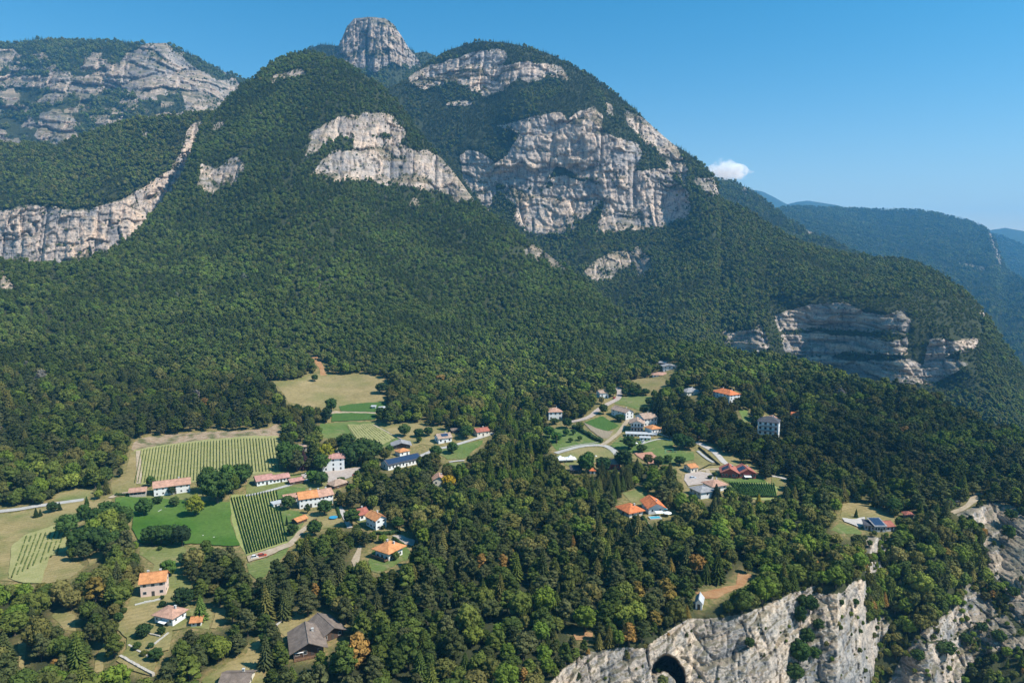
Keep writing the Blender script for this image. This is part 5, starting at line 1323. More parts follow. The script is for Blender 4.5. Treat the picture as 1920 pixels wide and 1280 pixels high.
for nm, spc, a_, b_, hf, mode, lab in (
    ('dome', 7.2, 2.4, 4.8, lambda u, v: (v > curve(TOP_F, u) + 30) & (u < 1290), 'mid', 'mass of %s covering the dome shaped mountain'),
    ('ledge', 7.0, 2.3, 5.0, lambda u, v: (v > curve(TOP_F, u) + 25), 'mid', 'mass of %s covering the shoulder above the long cliff on the left'),
    ('west', 11.0, 3.0, 7.0, lambda u, v: v > curve(TOP_H, u) + 12, 'far', 'scattered %s on the bluish mountain at the upper left'),
    ('knob', 10.0, 3.5, 6.0, lambda u, v: v > curve(TOP_F, u) + 12, 'far', 'few %s on the slopes of the rock knob'),
    ('east', 17.0, 6.0, 9.0, lambda u, v: (v > curve(TOP_E, u) + 12) | ((v > curve(TOP_S, u) + 12) & (u < 1640)), 'far', 'mass of %s on the hazy blue plateau mountain at the right'),
    ('spur', 12.0, 4.0, 7.0, lambda u, v: v > curve(TOP_E, u) + 12, 'far', 'mass of %s on the blue green spur behind the dome mountain'),
    ('outer', 24.0, 8.0, 12.0, lambda u, v: (v > curve(TOP_B, u) + 12), 'far', 'mass of %s on the outermost blue mountain at the right edge')):
    d_ = plant(nm, spc, a_, b_, hf, mode)
    print(nm, len(d_['Q']))
    emit(d_, nm + '_%s_forest', lab, 0)
# ------------------------------------------------------------------ garden trees placed one by one, hedges, walls, small things
def tree_at(u, v, hpx, kind, tint, label, wf=1.0, var=None, layer='front', group=None):
    P = ground(u, v, layer); t = float(proj(P)[2]); hm = hpx * t / FPX
    unit = {0: 2.15, 1: 2.25, 2: 3.45}[kind]
    s = hm / unit
    k = (int(u) * 7 + int(v)) % NVAR if var is None else var
    make_tree(kind, k, P, (s * wf, s * wf, s), (u * 1.3) % 6.28, tint, label, group)
T = [
 (367,967,40,0,(.16,.17,.02),'golden green round tree alone on the bright lawn',.9),
 (408,944,66,0,(.05,.085,.022),'big dark tree right of the long farmhouse',1.0), (392,922,48,0,(.055,.09,.022),'dark tree touching the right end of the long farmhouse',.85),
 (428,920,50,0,(.07,.12,.025),'bright green tree in front of the large vineyard',.9), (447,915,46,0,(.045,.08,.02),'dark tree left of the pink roofed long house',.95), (460,905,38,0,(.04,.07,.02),'smaller dark tree beside the pink roofed long house',.8), (378,918,30,1,(.05,.08,.025),'pine at the right end of the long farmhouse',.8),
 (322,928,18,0,(.04,.06,.025),'small dark tree in front of the long farmhouse wall',.9), (271,967,34,0,(.055,.10,.025),'round green tree below the open barn',1.0), (295,945,16,0,(.04,.07,.02),'low shrub in front of the farmhouse left corner',1.3), (328,950,20,0,(.07,.10,.03),'light green shrub in front of the farmhouse',1.0), (282,912,20,0,(.05,.09,.02),'small tree at the left end of the farmhouse',.9),
 (342,1024,42,0,(.026,.042,.018),'very dark round tree in a row on the lawn edge',.95),
 (285,1020,36,0,(.04,.072,.02),'leftmost dark tree of the row on the lawn edge',1.2), (303,1021,38,0,(.045,.08,.02),'dark tree left of the middle of the lawn row',1.1), (322,1020,38,0,(.04,.075,.02),'dark tree right of the middle of the lawn row',1.1),
 (127,1005,42,0,(.065,.11,.028),'light green tree at the top of the sparse vineyard',1.05), (158,975,30,0,(.05,.09,.022),'green tree just right of the road end on the left',.95), (205,980,44,0,(.055,.095,.025),'tall tree between road end and bright lawn',.95), (232,990,42,0,(.05,.085,.022),'tree at the left edge of the bright lawn',.95), (180,992,42,0,(.045,.08,.02),'tree in the copse left of the lawn, upper row',1.0), (150,1035,48,0,(.04,.07,.018),'dark tree in the copse above the tan field',1.1), (182,1030,46,0,(.04,.07,.02),'dark tree at the lower end of the left copse',1.05), (212,1042,46,0,(.048,.08,.02),'tree at the right end of the left copse',1.0),
 (68,970,20,2,(.035,.055,.02),'small conifer in the tan field beside the road',1.3), (98,960,20,0,(.035,.06,.02),'dark bush beside the road on the left',1.1), (112,957,18,2,(.03,.05,.02),'dark little conifer beside the road bush',1.2), (163,948,20,2,(.05,.09,.02),'small green conifer at the road end',1.2), (76,968,16,2,(.035,.055,.02),'second small conifer in the tan field',1.2),
 (316,1080,32,0,(.075,.13,.025),'bright green tree behind the pink house',1.05), (345,1140,42,0,(.028,.05,.018),'dark round tree right of the pink house',.95),
 (377,1163,52,2,(.11,.16,.035),'bright yellow green conifer above the garden house',1.35), (270,1195,28,0,(.035,.06,.02),'dark bush left of the white cottage',1.1), (262,1190,12,0,(.045,.07,.02),'small bush left of the dark cottage bush',1.2), (303,1190,16,0,(.035,.06,.02),'bush below the cottage awning',1.1), (305,1139,14,0,(.03,.055,.02),'upper of two round shrubs below the pink house',.95), (304,1124,9,0,(.03,.055,.02),'small shrub at the foot of the pink house',1.1), (223,1165,18,0,(.045,.075,.02),'bush beside the tan garden slope',1.1),
 (257,1218,16,0,(.05,.08,.02),'bush left on the stone walled terrace',1.1), (283,1216,13,0,(.045,.085,.03),'blue green bush on the stone walled terrace',1.0), (292,1238,24,0,(.04,.07,.02),'dark bush at the end of the stone wall',1.3), (270,1230,12,0,(.08,.09,.02),'yellowish shrub above the stone wall',1.2),
 (622,773,28,0,(.05,.09,.022),'round tree at the lower edge of the large dry meadow',.95), (612,792,28,1,(.03,.05,.018),'dark tree beside the terrace strips',.9), (716,738,22,0,(.045,.07,.025),'dark bush at the right edge of the dry meadow',1.1), (714,782,20,0,(.035,.06,.02),'dark bush below the tiny hut',1.1), (590,715,14,0,(.05,.08,.02),'small shrub at the upper edge of the dry meadow',1.0),
 (758,818,24,0,(.065,.10,.025),'lone green bush on the tan slope above the solar hall',1.05), (786,819,16,0,(.04,.07,.02),'left bush of a low thicket on the tan slope',1.4), (803,817,18,0,(.045,.075,.02),'right bush of a low thicket on the tan slope',1.2), (786,830,12,0,(.05,.08,.02),'small bush left of the solar panelled white house',1.1), (875,822,26,0,(.05,.09,.022),'round tree between brown shed and red roofed house',1.1),
 (612,877,46,0,(.20,.19,.02),'bright yellow tree behind the white villa',.8), (603,884,36,0,(.06,.10,.022),'green tree at the left side of the white villa',.9), (570,880,40,2,(.06,.03,.035),'dark purple leaved tree left of the white villa',1.3), (540,882,40,0,(.05,.085,.02),'tree right of the large vineyard corner',1.0), (558,882,30,0,(.05,.08,.02),'small round tree beside the purple tree',1.0), (535,868,44,0,(.05,.09,.02),'tree above the vineyard corner',.9), (556,866,36,0,(.07,.12,.025),'light green tree below the beige roofed shed',.85),
 (660,874,46,0,(.04,.07,.02),'dark tree at the right side of the white villa',1.1), (682,870,50,0,(.045,.075,.02),'round tree between villa and solar hall',1.1), (702,862,36,0,(.045,.075,.02),'dark round tree left of the solar hall',.95), (650,850,40,0,(.05,.08,.022),'tree behind the white villa roof',.95), (586,905,24,0,(.07,.13,.025),'bright green tree below the villa terrace',1.3), (603,912,30,0,(.05,.085,.022),'green tree above the orange roofed farmhouse',1.1),
 (609,965,30,0,(.045,.08,.022),'round tree in front of the salmon roofed wing',1.15), (540,955,28,0,(.065,.10,.03),'small tree in front of the low annex',1.0), (577,962,18,1,(.045,.07,.022),'small pine in front of the orange roofed farmhouse',1.0), (549,1003,22,0,(.04,.07,.02),'bush left of the garden shed',1.1), (538,985,20,2,(.02,.04,.016),'slim dark cypress right of the dark vineyard',.75), (590,1004,30,0,(.045,.08,.02),'round tree at the garden edge above the wood',1.0),
 (718,1017,16,0,(.12,.16,.02),'yellow green bush behind the orange roofed chalet',1.3), (718,993,9,0,(.03,.045,.018),'low dark bush in front of the tall gabled house',1.1), (746,992,26,0,(.05,.085,.02),'tree right of the tall gabled house',1.0), (660,985,34,0,(.055,.09,.022),'tree left of the small dull red roofed house',1.0), (742,1050,18,0,(.09,.13,.03),'light shrub in front of the orange roofed chalet',.9),
 (840,925,38,0,(.34,.22,.015),'bright golden yellow tree beside the hidden salmon gable',.75), (1422,945,22,2,(.30,.24,.02),'bright yellow conifer below the small dense vineyard',1.4),
 (1104,868,22,0,(.055,.10,.022),'round green tree in the mown meadow',1.1), (1100,886,36,0,(.06,.11,.024),'bright green tree behind the little red roofed shed',.95), (1130,885,30,0,(.03,.06,.02),'dark tree left of the red timber house',1.1),
 (1063,802,20,0,(.035,.065,.02),'dark tree right of the square white villa',1.15), (1040,795,12,0,(.06,.09,.03),'pale shrub at the foot of the square villa',1.6), (1163,790,14,0,(.035,.065,.02),'low bush in front of the white house by the crops',1.6), (1131,776,20,0,(.055,.08,.025),'small tree beside the bend of the paved lane',1.0), (1207,776,16,0,(.035,.06,.02),'dark bush behind the hotel',1.2), (1190,742,16,0,(.035,.065,.02),'dark bush between the two upper meadows',1.5), (1210,741,13,0,(.04,.07,.02),'low bush under the upper meadow',1.5), (1172,742,14,0,(.05,.08,.02),'shrub beside the winding lane',1.2),
 (1236,788,62,2,(.022,.038,.016),'tall dark spruce behind the hotel',1.25), (1226,778,36,2,(.03,.05,.02),'smaller spruce left of the tall dark one',1.2), (1254,790,50,2,(.026,.045,.018),'second dark spruce right of the hotel',1.2),
 (1180,842,26,0,(.045,.08,.022),'round tree between road and lawn',1.2), (1203,848,16,0,(.05,.085,.022),'low tree beside the lawn below the hotel',1.3), (1274,842,32,0,(.035,.07,.02),'big dark tree at the right end of the lawn',1.0), (1290,842,26,0,(.035,.065,.02),'dark tree beside the gravel track',1.0), (1170,880,40,0,(.035,.06,.02),'dark tree right of the red timber house',.9), (1275,872,18,0,(.045,.08,.022),'bush above the small orange roofed house',1.3),
 (1343,934,30,2,(.03,.045,.025),'dark drooping conifer in front of the grey roofed house',1.6), (1369,938,26,0,(.05,.08,.022),'round tree in front of the salmon roofed house',1.2), (1435,895,20,0,(.035,.06,.02),'tree right of the red solar roofed house',1.1), (1340,893,9,0,(.05,.08,.02),'small bush in the yard of the red house',1.4),
 (1605,970,18,2,(.045,.075,.02),'small lone conifer in the clearing by the cliff house',1.1), (1676,964,30,0,(.045,.08,.02),'round tree behind the cliff house',1.1), (1840,936,9,0,(.03,.045,.02),'low dark bush on the viewpoint',1.3), (1778,955,22,0,(.055,.095,.02),'round green bush beside the viewpoint path',1.1), (1823,928,26,0,(.12,.12,.04),'yellowish tree beside the viewpoint path',1.0),
 (1895,975,22,0,(.045,.075,.02),'bush on the bright cliff at the right edge',1.1), (1890,1012,30,0,(.05,.085,.02),'tall bush growing from the right cliff face',.9), (1405,1215,22,0,(.045,.07,.02),'bush growing on the near cliff face',.9), (1500,1175,44,0,(.035,.065,.016),'dark bush in the gully of the near cliff',.55), (1497,1245,48,0,(.04,.075,.018),'broad bush at the foot of the near cliff gully',.9), (1518,1150,36,0,(.03,.055,.016),'dark tree in the cliff gully',.8), (1578,1135,12,0,(.05,.08,.02),'left of two bushes on the pale cliff face',.9), (1605,1135,14,0,(.055,.095,.02),'right of two bushes on the pale cliff face',.9), (1640,1160,16,0,(.055,.09,.02),'bush on a ledge of the near cliff',1.2),
 (1512,1208,34,0,(.045,.075,.018),'mid sized bush halfway down the cliff gully',.9), (1526,1236,26,0,(.05,.085,.02),'light bush low in the cliff gully',1.1), (1488,1276,36,0,(.04,.068,.018),'dark bush at the bottom edge of the cliff gully',1.1), (1534,1182,24,0,(.045,.07,.02),'small bush on the right side of the cliff gully',1.0), (1506,1140,26,0,(.035,.06,.016),'dark bush at the top of the cliff gully',1.1),
 (1720,1240,24,0,(.05,.08,.02),'bush left of the lower right cliff slabs',1.1), (1762,1225,22,0,(.055,.08,.025),'round bush on the brown scrub below the white ledge',1.1), (1872,1205,26,0,(.05,.08,.022),'dark bush at the right end of the white ledge',1.1), (1900,1120,22,0,(.05,.08,.02),'bush in the cleft of the right cliff wall',1.1), (1848,1125,16,0,(.09,.085,.03),'brownish shrub above the white ledge',1.2),
 (1242,1290,26,0,(.12,.13,.04),'yellow green bush in the mouth of the cave',.9), (1840,1185,20,0,(.05,.08,.025),'bush under the white ledge on the lower right cliff',1.1), (1775,1230,30,0,(.05,.08,.022),'bush on the lower right cliff',1.2), (1810,1205,20,0,(.06,.09,.025),'round bush below the white ledge',1.1),
 (1061,817,14,0,(.05,.10,.022),'first fruit tree from the left in the meadow below the square villa',1.0), (1076,815,11,0,(.055,.10,.022),'second fruit tree in the meadow, nearest the long hedge',1.0), (1087,826,10,0,(.06,.10,.025),'small fruit tree beside the road wall',1.1), (1070,829,9,0,(.05,.09,.022),'low fruit tree just above the road bend',1.2), (1043,829,20,0,(.05,.11,.022),'bright tree at the left end of the meadow road',1.2), (1030,820,22,0,(.055,.11,.022),'bright tree under the tall green grove',1.1),
 (1216,760,14,0,(.045,.075,.022),'dark bush at the lower edge of the striped upper meadow',1.1), (1252,868,16,0,(.05,.085,.02),'bush right of the red sports court',1.3), (1235,874,20,0,(.055,.085,.022),'round tree below the red sports court',1.2), (1215,872,22,0,(.09,.09,.025),'yellowish tree at the lower left of the red sports court',.9),
 (1331,898,8,0,(.05,.08,.02),'little shrub between the yard and the red house',1.3), (1428,889,10,0,(.045,.07,.02),'bush at the right corner of the red solar roofed house',1.3), (1362,848,8,0,(.05,.07,.025),'single bush on the dry verge of the gravel track',1.2), (1395,872,9,0,(.045,.07,.022),'small bush behind the red solar roofed house',1.2),
 (640,905,12,0,(.05,.085,.02),'bush at the lower edge of the villa courtyard',1.4), (688,884,14,0,(.055,.09,.022),'bush beside the tennis fence right of the courtyard',1.3), (848,850,22,0,(.045,.085,.02),'tree below the road right of the solar hall',1.1), (818,858,24,0,(.05,.09,.022),'tree at the right end of the solar hall',1.1), (730,848,14,0,(.06,.10,.025),'light bush left of the open grey roofed barn',1.4), (862,803,20,0,(.055,.09,.024),'tree behind the brown shed at the wood edge',1.1),
 (300,1031,8,0,(.05,.08,.02),'tiny bush on the dry strip below the lawn row',1.3), (385,1112,16,0,(.05,.085,.022),'bush right of the garden house',1.2), (345,1060,26,0,(.04,.07,.03),'blue grey tree above the pink house garden',.9), (232,1150,12,0,(.06,.08,.022),'small bush on the bare slope left of the cottage',1.2), (505,1215,34,0,(.05,.085,.018),'tree left of the lower grey roofed chalet',1.1), (523,1240,30,0,(.055,.09,.018),'round tree at the left corner of the lower chalet',1.1),
]
for u, v, hp, kd, c, lb, wf in T:
    if u > 1000 and v > 1100: tree_at(u, v, hp, kd, c, lb, wf)
    else: tree_at(u, v, hp, kd, c, lb, wf)

def hedge(pts, w, h, tint, label):
    mb = MB(); P = ground([p[0] for p in pts], [p[1] for p in pts]); g = np.random.default_rng(len(label))
    for a, b in zip(P[:-1], P[1:]):
        n_ = max(2, int(np.linalg.norm(b - a) / (w * .45)))
        for k in range(n_):
            q = a + (b - a) * k / n_
            u, v, t = proj(q); q = ground(u, v)
            blob(mb, q + [g.uniform(-.2, .2) * w, 0, h * .45], w * g.uniform(.5, .66), g, 1, .25, h / w * .85)
            leaves(mb, q + np.array([0, 0, h * .5]), w * .6, 10, .18, g, h / w * .8)
    o = mb.build('hedge', LEAF); o['tint'] = list(tint); o['label'] = label; o['category'] = 'hedge'; o['kind'] = 'thing'
hedge([(1077,802),(1090,808),(1105,818),(1118,825),(1130,830)], 3.2, 3.0, (.035,.06,.02), 'long dark hedge beside the tilled field and road fork')
hedge([(703,1001),(722,1002),(752,999)], 2.2, 2.0, (.035,.06,.018), 'clipped dark hedge below the tall gabled house')
hedge([(739,1010),(748,1018),(758,1024)], 1.6, 1.5, (.035,.065,.02), 'low hedge beside the chalet driveway')
hedge([(1311,840),(1322,850),(1336,862),(1348,872)], 1.3, 1.3, (.02,.028,.014), 'dark clipped hedge between lawn and gravel track')
hedge([(629,942),(633,955),(638,972)], 1.3, 1.3, (.035,.065,.018), 'narrow hedge beside the pale driveway right of the garden')
hedge([(1164,828),(1180,830),(1198,832)], 2.2, 1.8, (.035,.065,.018), 'trimmed hedge below the hotel terrace')
hedge([(220,929),(238,929)], 2.0, 1.7, (.03,.05,.018), 'dark hedge left of the open barn')
hedge([(540,893),(560,890),(580,886)], 1.0, 1.0, (.04,.07,.02), 'thin hedge line above the villa lane')
hedge([(1205,970),(1212,982),(1224,996)], 1.6, 1.5, (.03,.055,.018), 'dark hedge below the right orange bungalow')
hedge([(1310,882),(1330,872),(1350,872)], .7, .8, (.03,.045,.018), 'thin dark hedge right of the small orange roofed house')

def wall_run(pts, w, h, mat, name, label, cat='wall'):
    mb = MB(); P = ground([p[0] for p in pts], [p[1] for p in pts]); g = np.random.default_rng(3)
    for a, b in zip(P[:-1], P[1:]):
        L_ = np.linalg.norm((b - a)[:2]); n_ = max(1, int(L_ / 1.2)); d = (b - a) / L_; s = np.array([-d[1], d[0], 0]) * w / 2
        for k in range(n_):
            p0 = a + (b - a) * k / n_; p1 = a + (b - a) * (k + 1) / n_; hh = h * g.uniform(.8, 1.15)
            V = [p0 - s, p0 + s, p1 + s, p1 - s]
            mb.add([q - [0, 0, .8] for q in V] + [q + [0, 0, hh] for q in V], [(0, 1, 5, 4), (1, 2, 6, 5), (2, 3, 7, 6), (3, 0, 4, 7), (4, 5, 6, 7)])
    o = mb.build(name, mat); o['label'] = label; o['category'] = cat; o['kind'] = 'thing'
wall_run([(225,1231),(240,1240),(256,1249),(272,1258),(288,1267)], .9, .9, WM['stone'], 'stone_wall', 'pale dry stone wall crossing the slope in the lower left')
wall_run([(241,1210),(256,1220),(272,1229),(290,1238)], .7, .7, WM['stone'], 'stone_wall', 'upper dry stone terrace wall in the lower left')
wall_run([(279,1218),(290,1209),(302,1199),(316,1188)], .7, .7, WM['stone'], 'stone_wall', 'garden wall climbing from the terraces to the white cottage')
wall_run([(253,1136),(270,1132),(290,1128),(305,1124)], .5, 1.0, CONC, 'retaining_wall', 'low pale retaining wall below the pink house')
wall_run([(518,1173),(530,1163),(545,1152)], .6, .7, WM['stone'], 'stone_wall', 'short pale wall behind the lower grey roofed chalet')
wall_run([(276,1188),(285,1192),(300,1195)], .5, .9, WM['stone'], 'stone_wall', 'little wall round the cottage vegetable plot')
wall_run([(1048,842),(1075,836),(1100,832),(1126,829)], .4, .5, WM['stone'], 'road_wall', 'low grey wall along the upper side of the meadow road')
wall_run([(1230,812),(1250,818),(1275,826)], .4, .5, CONC, 'low_wall', 'pale low wall at the back of the hotel lawn')
wall_run([(290,964),(300,958),(312,951)], .5, .5, CONC, 'garden_steps', 'pale garden steps on the lawn below the farmhouse', 'steps')

def car(u, v, rz, colr, name, label, cat='car', L_=4.2, Wd=1.8, Hh=1.45):
    P = ground(u, v)
    e = bpy.data.objects.new(name, None); col.objects.link(e); e.location = P; e.rotation_euler = (0, 0, R(rz)); e['label'] = label; e['category'] = cat
    pm = plain('paint_' + name, colr, .35, .05, 1, 0, .5)
    b = MB(); x, y = L_ / 2, Wd / 2
    prof = [(-x, .35), (-x, .8), (-x * .92, .92), (x * .45, .95), (x * .95, .8), (x, .6), (x, .35)]
    V = [(a, s * y, z) for s in (-1, 1) for a, z in prof]; n_ = len(prof)
    b.add(V, [tuple(range(n_)), tuple(range(2 * n_ - 1, n_ - 1, -1))] + [(i, n_ + i, n_ + (i + 1) % n_, (i + 1) % n_) for i in range(n_)])
    b.build('body', pm, e)
    c = MB(); V = [(-x * .85, -y * .95, .9), (x * .45, -y * .95, .93), (x * .2, -y * .8, Hh), (-x * .7, -y * .8, Hh)]; V += [(a, -q, z) for a, q, z in V]
    c.add(V, [(0, 1, 2, 3), (7, 6, 5, 4), (1, 5, 6, 2), (0, 3, 7, 4)]); c.build('cabin', GLASSM, e)
    r = MB(); r.box(-x * .68, x * .18, -y * .78, y * .78, Hh + .005, Hh + .05); r.build('roof', pm, e)
    wm = MB(); wm.tube((0, -.1, 0), (0, .1, 0), .32, .32, 10); wme = wm.mesh('wheel', [SHUT])
    for sx in (-.62, .62):
        for sy in (-1, 1): child('wheel', wme, e, (x * sx, y * sy * .93, .32))
    return e
car(1152,747,70,(.45,.03,.03),'red_car','red car parked beside the winding lane below the small white house')
car(491,1043,20,(.40,.06,.03),'tractor_van','small red van on the track under the dark green vineyard','van')
car(478,1046,20,(.70,.70,.70),'white_trailer','white trailer behind the red van under the vineyard','trailer',3.2,1.7,1.5)
car(1794,941,10,(.05,.05,.06),'dark_car','dark car parked at the viewpoint among the trees')
car(1299,897,15,(.50,.55,.62),'silver_car','silver car in the yard of the small orange roofed house')
car(1189,832,80,(.70,.70,.70),'white_car','white car parked below the hotel, left one')
car(1206,829,60,(.62,.62,.62),'white_car','white car parked below the hotel pavilion, right one')
car(667,891,10,(.42,.10,.06),'red_car','red car in the courtyard of the tall white villa')
car(577,891,5,(.60,.58,.56),'pale_car','pale car on the small paved terrace left of the villa')

def parts_thing(name, loc, rz, label, cat):
    e = bpy.data.objects.new(name, None); col.objects.link(e); e.location = loc; e.rotation_euler = (0, 0, R(rz)); e['label'] = label; e['category'] = cat; return e
def parasol(u, v, r, label, c=None):
    e = parts_thing('parasol', ground(u, v), 0, label, 'parasol')
    m = MB(); k = 8; ring = [(r * math.cos(i * 2 * math.pi / k), r * math.sin(i * 2 * math.pi / k), 2.1) for i in range(k)]
    m.add(ring + [(0, 0, 2.9)] + [(x, y, z - .18) for x, y, z in ring], [(i, (i + 1) % k, k) for i in range(k)] + [(i, k + 1 + i, k + 1 + (i + 1) % k, (i + 1) % k) for i in range(k)])
    m.build('canopy', WHITEC if c is None else c, e); p = MB(); p.tube((0, 0, -.5), (0, 0, 2.95), .05, .04, 6); p.build('pole', METAL, e)
parasol(1251,968,2.3,'large white parasol right of the orange bungalow')
parasol(1192,836,1.6,'white parasol on the lawn below the hotel')
def awning(u, v, w, d, z, rz, label, name='awning'):
    e = parts_thing(name, ground(u, v), rz, label, 'awning')
    m = MB(); slab(m, [(-w / 2, -d / 2, z - .3), (w / 2, -d / 2, z - .3), (w / 2, d / 2, z + .1), (-w / 2, d / 2, z + .1)], .08); m.build('cloth', WHITEC, e)
    for sx in (-1, 1):
        for sy in (-1, 1): p = MB(); p.tube((sx * w * .47, sy * d * .46, -.6), (sx * w * .47, sy * d * .46, z - .15), .05, .05, 6); p.build('post', METAL, e)
awning(307,1174,3.4,2.4,2.2,-25,'white sloping awning on the front of the cottage')
awning(1402,899,4.2,2.4,2.3,0,'white awning on the front of the red solar roofed house')
awning(1236,967,4.0,2.6,2.3,10,'pale awning over the pool terrace of the right bungalow')
awning(1340,926,4.0,2.6,2.1,5,'white awning on the terrace below the salmon hipped roof')
awning(560,1231,3.2,2.6,2.4,20,'white sun sail under the gable of the lower chalet')
def tent():
    e = parts_thing('marquee_tent', ground(1060,865), 8, 'white two peaked marquee tent at the edge of the mown meadow', 'tent')
    m = MB()
    for cx in (-3.6, 3.6):
        V = [(cx - 3.5, -3, 2.2), (cx + 3.5, -3, 2.2), (cx + 3.5, 3, 2.2), (cx - 3.5, 3, 2.2), (cx, 0, 4.4)]
        mid = [((a[0] + cx) / 2, a[1] / 2, 2.85) for a in V[:4]]
        m.add(V[:4] + mid + [V[4]], [(i, (i + 1) % 4, 4 + (i + 1) % 4, 4 + i) for i in range(4)] + [(4 + i, 4 + (i + 1) % 4, 8) for i in range(4)])
        m.box(cx - 3.5, cx + 3.5, -3, -2.95, 1.6, 2.25); m.box(cx - 3.5, cx + 3.5, 2.95, 3, 0, 2.25)
    m.build('canopy', WHITEC, e)
    for cx in (-7, -.1, 7):
        for y in (-3, 3): p = MB(); p.tube((cx, y, -.5), (cx, y, 2.2), .06, .06, 6); p.build('post', METAL, e)
tent()
def trampoline():
    e = parts_thing('trampoline', ground(625, 972), 0, 'round blue trampoline in the dry garden of the farm complex', 'trampoline')
    bl = plain('blue_pad', (.03, .25, .42), .6); m = MB(); m.tube((0, 0, .75), (0, 0, .9), 2.2, 2.2, 20); m.build('pad', bl, e)
    for k in range(6): p = MB(); a = k * 1.047; p.tube((2 * math.cos(a), 2 * math.sin(a), -.3), (2 * math.cos(a), 2 * math.sin(a), .8), .05, .05, 5); p.build('leg', METAL, e)
trampoline()
def pool(u, v, w, d, rz, label):
    e = parts_thing('swimming_pool', ground(u, v), rz, label, 'pool')
    wt, n, l, b = nt('pool_water'); b.inputs['Base Color'].default_value = (.05, .35, .45, 1); b.inputs['Roughness'].default_value = .08; b.inputs['Specular IOR Level'].default_value = .5
    m = MB(); m.box(-w / 2 - .4, w / 2 + .4, -d / 2 - .4, -d / 2, -.5, .5); m.box(-w / 2 - .4, w / 2 + .4, d / 2, d / 2 + .4, -.5, .5); m.box(-w / 2 - .4, -w / 2, -d / 2, d / 2, -.5, .5); m.box(w / 2, w / 2 + .4, -d / 2, d / 2, -.5, .5)
    m.build('rim', CONC, e); q = MB(); q.box(-w / 2, w / 2, -d / 2, d / 2, -.4, .38); q.build('water', wt, e)
pool(1228,971,5.5,3,8,'small turquoise pool below the right orange bungalow')
pool(1245,955,3,2,0,'tiny blue basin beside the large white parasol')
def goat(u, v, rz, label):
    """grazing white goat, side on"""
    e = parts_thing('goat', ground(u, v), rz, label, 'goat'); e.scale = (1.25,) * 3
    wm = plain('white_fur', (.72, .70, .66), .9)
    pts = [(-.55, 0, .78), (-.2, 0, .80), (.2, 0, .80), (.45, 0, .86), (.7, 0, .72), (.88, 0, .45), (1.02, 0, .30), (-.68, 0, .82)]
    ed = [(0, 1), (1, 2), (2, 3), (3, 4), (4, 5), (5, 6), (0, 7)]
    rad = [.19, .24, .24, .20, .12, .10, .06, .05]
    def leg(b0, x, y, bend):
        i = len(pts); pts.extend([(x, y, .62), (x + bend, y, .36), (x, y, .02)]); rad.extend([.09, .055, .04]); ed.extend([(b0, i), (i, i + 1), (i + 1, i + 2)])
    leg(0, -.5, .13, -.06); leg(0, -.5, -.13, -.06); leg(3, .42, .12, .04); leg(3, .42, -.12, .04)
    for s in (-1, 1): i = len(pts); pts.append((.84, s * .12, .55)); rad.append(.03); ed.append((5, i))
    me = bpy.data.meshes.new('body'); me.from_pydata(pts, ed, []); me.materials.append(wm); o = bpy.data.objects.new('body', me); col.objects.link(o); o.parent = e
    sk = o.modifiers.new('skin', 'SKIN'); ss = o.modifiers.new('sub', 'SUBSURF'); ss.levels = ss.render_levels = 1
    for k, r_ in enumerate(rad): me.skin_vertices[0].data[k].radius = (r_, r_)
    me.skin_vertices[0].data[1].use_root = True
goat_ok = True
def rock_block(u, v, s, label):
    g = np.random.default_rng(int(u)); mb = MB(); blob(mb, np.zeros(3), s, g, 2, .12, .6)
    o = mb.build('boulder', plain('boulder_stone_%d' % int(u), (.6, .58, .54), .9)); o.location = ground(u, v); o['label'] = label; o['category'] = 'boulder'
rock_block(380, 1005, .9, 'left of two white boulders on the bright lawn')
rock_block(401, 1008, .9, 'right of two white boulders on the bright lawn')
rock_block(310, 1003, .7, 'single pale boulder beside the dark lawn row')
rock_block(1036, 813, .9, 'yellowish boulder in the meadow below the square villa')
rock_block(1117, 855, 1.0, 'pale hay mound in the mown meadow')
def playground():
    e = parts_thing('playground_frame', ground(1254, 850), 20, 'green steel playground frame beside the red sports court', 'playground')
    gm = plain('green_paint', (.12, .42, .24), .6); m = MB()
    for x in (-3, 3):
        m.tube((x, -1.2, -.4), (x, 0, 3), .09, .09, 6); m.tube((x, 1.2, -.4), (x, 0, 3), .09, .09, 6)
    m.tube((-3, 0, 3), (3, 0, 3), .09, .09, 6); m.build('frame', gm, e)
    for x in (-1.5, 0, 1.5):
        s = MB(); s.box(x - .3, x + .3, -.12, .12, .5, .56); s.tube((x - .25, 0, .56), (x - .25, 0, 2.95), .02, .02, 4); s.tube((x + .25, 0, .56), (x + .25, 0, 2.95), .02, .02, 4); s.build('swing', METAL, e)
    s = MB(); slab(s, [(3.3, -.4, 2), (3.3, .4, 2), (6.5, .4, .3), (6.5, -.4, .3)], .08); s.build('slide', plain('slide_steel', (.5, .5, .52), .4), e)
playground()
def table_set(u, v, rz, label):
    e = parts_thing('picnic_table', ground(u, v), rz, label, 'table'); m = MB(); m.box(-1, 1, -.4, .4, .72, .8); m.build('table_top', MWOOD, e)
    for s in (-1, 1): b = MB(); b.box(-1, 1, s * .75 - .15, s * .75 + .15, .42, .48); b.build('bench', MWOOD, e)
    for s in (-1, 1): b = MB(); b.box(s * .8 - .05, s * .8 + .05, -.7, .7, -.2, .72); b.build('leg', MWOOD, e)
table_set(591, 975, 30, 'dark picnic table in the dry garden near the blue trampoline')
table_set(1222, 857, 0, 'picnic table between the hotel lawn and the sports court')
